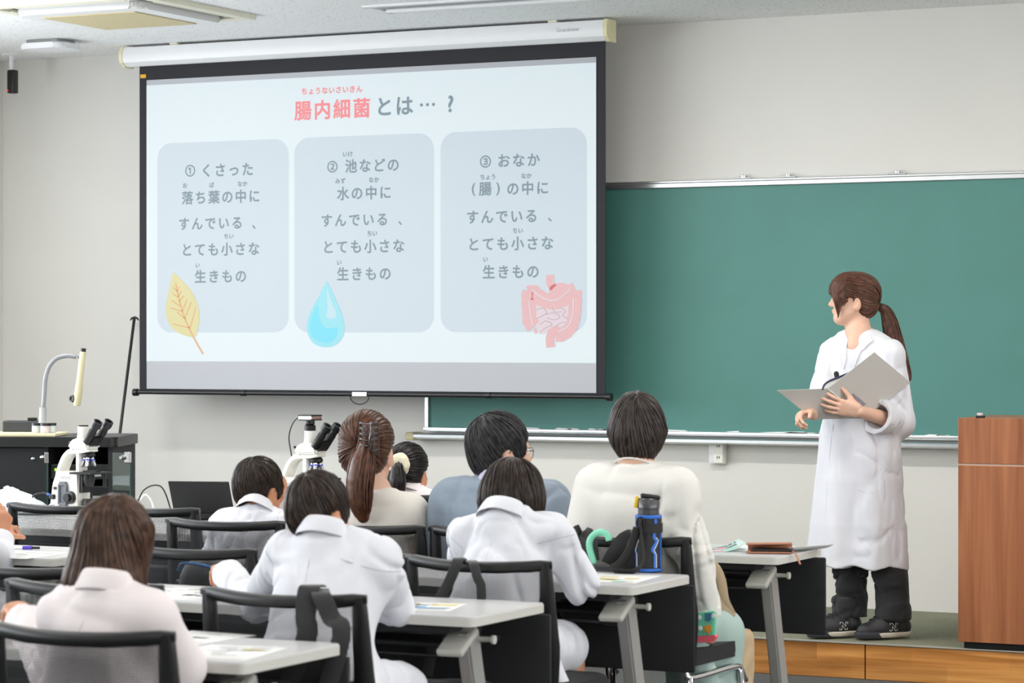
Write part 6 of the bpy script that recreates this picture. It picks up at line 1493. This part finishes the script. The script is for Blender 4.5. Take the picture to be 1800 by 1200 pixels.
bm = NB(); tube(bm, [Vector(v-p0) for v in [A3(x) for x in smooth_path([Vector(aY(1045,990,yb-.03)), Vector(aY(1037,966,yb-.03)), Vector(aY(1037,950,yb-.03)), Vector(aY(1045,939,yb-.03)), Vector(aY(1058,935,yb-.03)), Vector(aY(1068,941,yb-.03)), Vector(aY(1071,950,yb-.03))], 5)]], [.009]*2+[.0105]*28+[.010], 12); obj('hook_handle', bm, mat('mint_plastic', S(128,212,180), .35), t, True)
p = at(1085, 1180, Y=7.78); bag('backpack', 'black bag on the floor under the chair of the woman in white cardigan', (p.x, 7.78, .13), [((0,0,0),(.2,.12,.125),.07),((.05,0,.06),(.12,.08,.08),.05)], bagm, warp=.018)
# beige bag at the woman's right knee
p0 = A3([at(1291,1120,Y=8.2).x, 8.2, .42]); tanm = mat('canvas_beige', S(196,172,138), .8, bump=.3, bscale=400)
bag('tote_bag', 'beige canvas bag with a tan strap hanging between the mint skirt and front desk', p0, [((0,.03,-.16),(.03,.09,.22),.025)], tanm, straps=[([aY(1236,985,8.1), aY(1256,995,8.1), aY(1268,1020,8.1), aY(1274,1055,8.1), aY(1287,1085,8.12), aY(1276,1096,8.12)], .03), ([aY(1240,1005,8.06), aY(1250,1030,8.06), aY(1262,1062,8.08), aY(1286,1088,8.1)], .035)], sm=mat('strap_tan', S(176,156,128), .75, bump=.2, bscale=400))
# patterned pouch under the cuff
p0 = aY(1240, 1078, 7.86); t = thing('pouch', 'mint pouch with a pink bottom band hanging below the white cardigan cuff', 'pouch', p0)
q = lambda u, v, d=0: Vector(aY(u, v, 7.84+d)-p0)
bm = NB(); prism(bm, [q(1224,1077), q(1256,1074), q(1255,1118), q(1225,1119)], (0,.022,0)); bmesh.ops.bevel(bm, geom=bm.edges[:], offset=.004, segments=2, affect='EDGES'); pm = obj('pouch_body', bm, mat('pouch_mint', S(120,208,178), .7, var=.05), t, 40)
bm = NB(); prism(bm, [q(1224.5,1118), q(1256,1116), q(1258,1119), q(1253,1128), q(1225,1129)], (0,.023,0)); obj('bottom_band', bm, mat('pouch_pink', S(240,104,116), .7), t)
bm = NB(); prism(bm, [q(1237,1100,-.001), q(1250,1098,-.001), q(1251,1110,-.001), q(1248,1108,-.001), q(1246,1115,-.001), q(1242,1108,-.001), q(1236,1113,-.001), q(1240,1106,-.001)], (0,-.002,0)); obj('orange_patch', bm, mat('patch_orange', S(236,160,50), .7), pm)
bm = NB(); prism(bm, [q(1240,1077,-.001), q(1252,1077,-.001), q(1248,1092,-.001), q(1240,1090,-.001)], (0,-.002,0)); obj('blue_patch', bm, mat('patch_blue', S(66,124,160), .7), pm)
for u, v in ((1229,1085),(1231,1104),(1254,1082)):
    bm = NB(); lathe(bm, [(.008,0),(.007,.0015)], q(u,v,-.0005), (0,-1,0), 8); obj('white_spot', bm, M_paper, pm)
# clear file with a colourful picture between the ponytail woman and the man
p0 = aY(752, 950, 8.6); t = thing('clear_file', 'dark clear file with red purple and green print standing beside the man in blue', 'file', (p0[0], p0[1], DZ))
q = lambda u, v, d=0: Vector(aY(u, v, 8.6+d))-t.location
bm = NB(); prism(bm, [q(728,958), q(728,897), q(768,896), q(790,960)], (0,.004,0)); fl = obj('file_sheet', bm, mat('file_dark', S(66,62,62), .25, var=.3, vscale=30), t)
for nm, c, pts in (('red_print',(206,62,66),[(735,902),(744,906),(752,901),(764,902),(767,909),(757,907),(750,914),(741,909),(735,914)]),('purple_print',(108,74,170),[(737,921),(744,915),(752,914),(761,913),(758,922),(764,922),(757,932),(750,928),(746,936),(739,929)]),('green_print',(122,186,74),[(733,943),(741,935),(749,938),(744,946),(739,952),(733,954)]),('pink_print',(232,150,160),[(752,903),(766,898),(768,901),(756,908)])):
    bm = NB(); prism(bm, [q(u,v,-.001) for u,v in pts], (0,-.0015,0)); obj(nm, bm, mat(nm, S(*c), .4), fl)
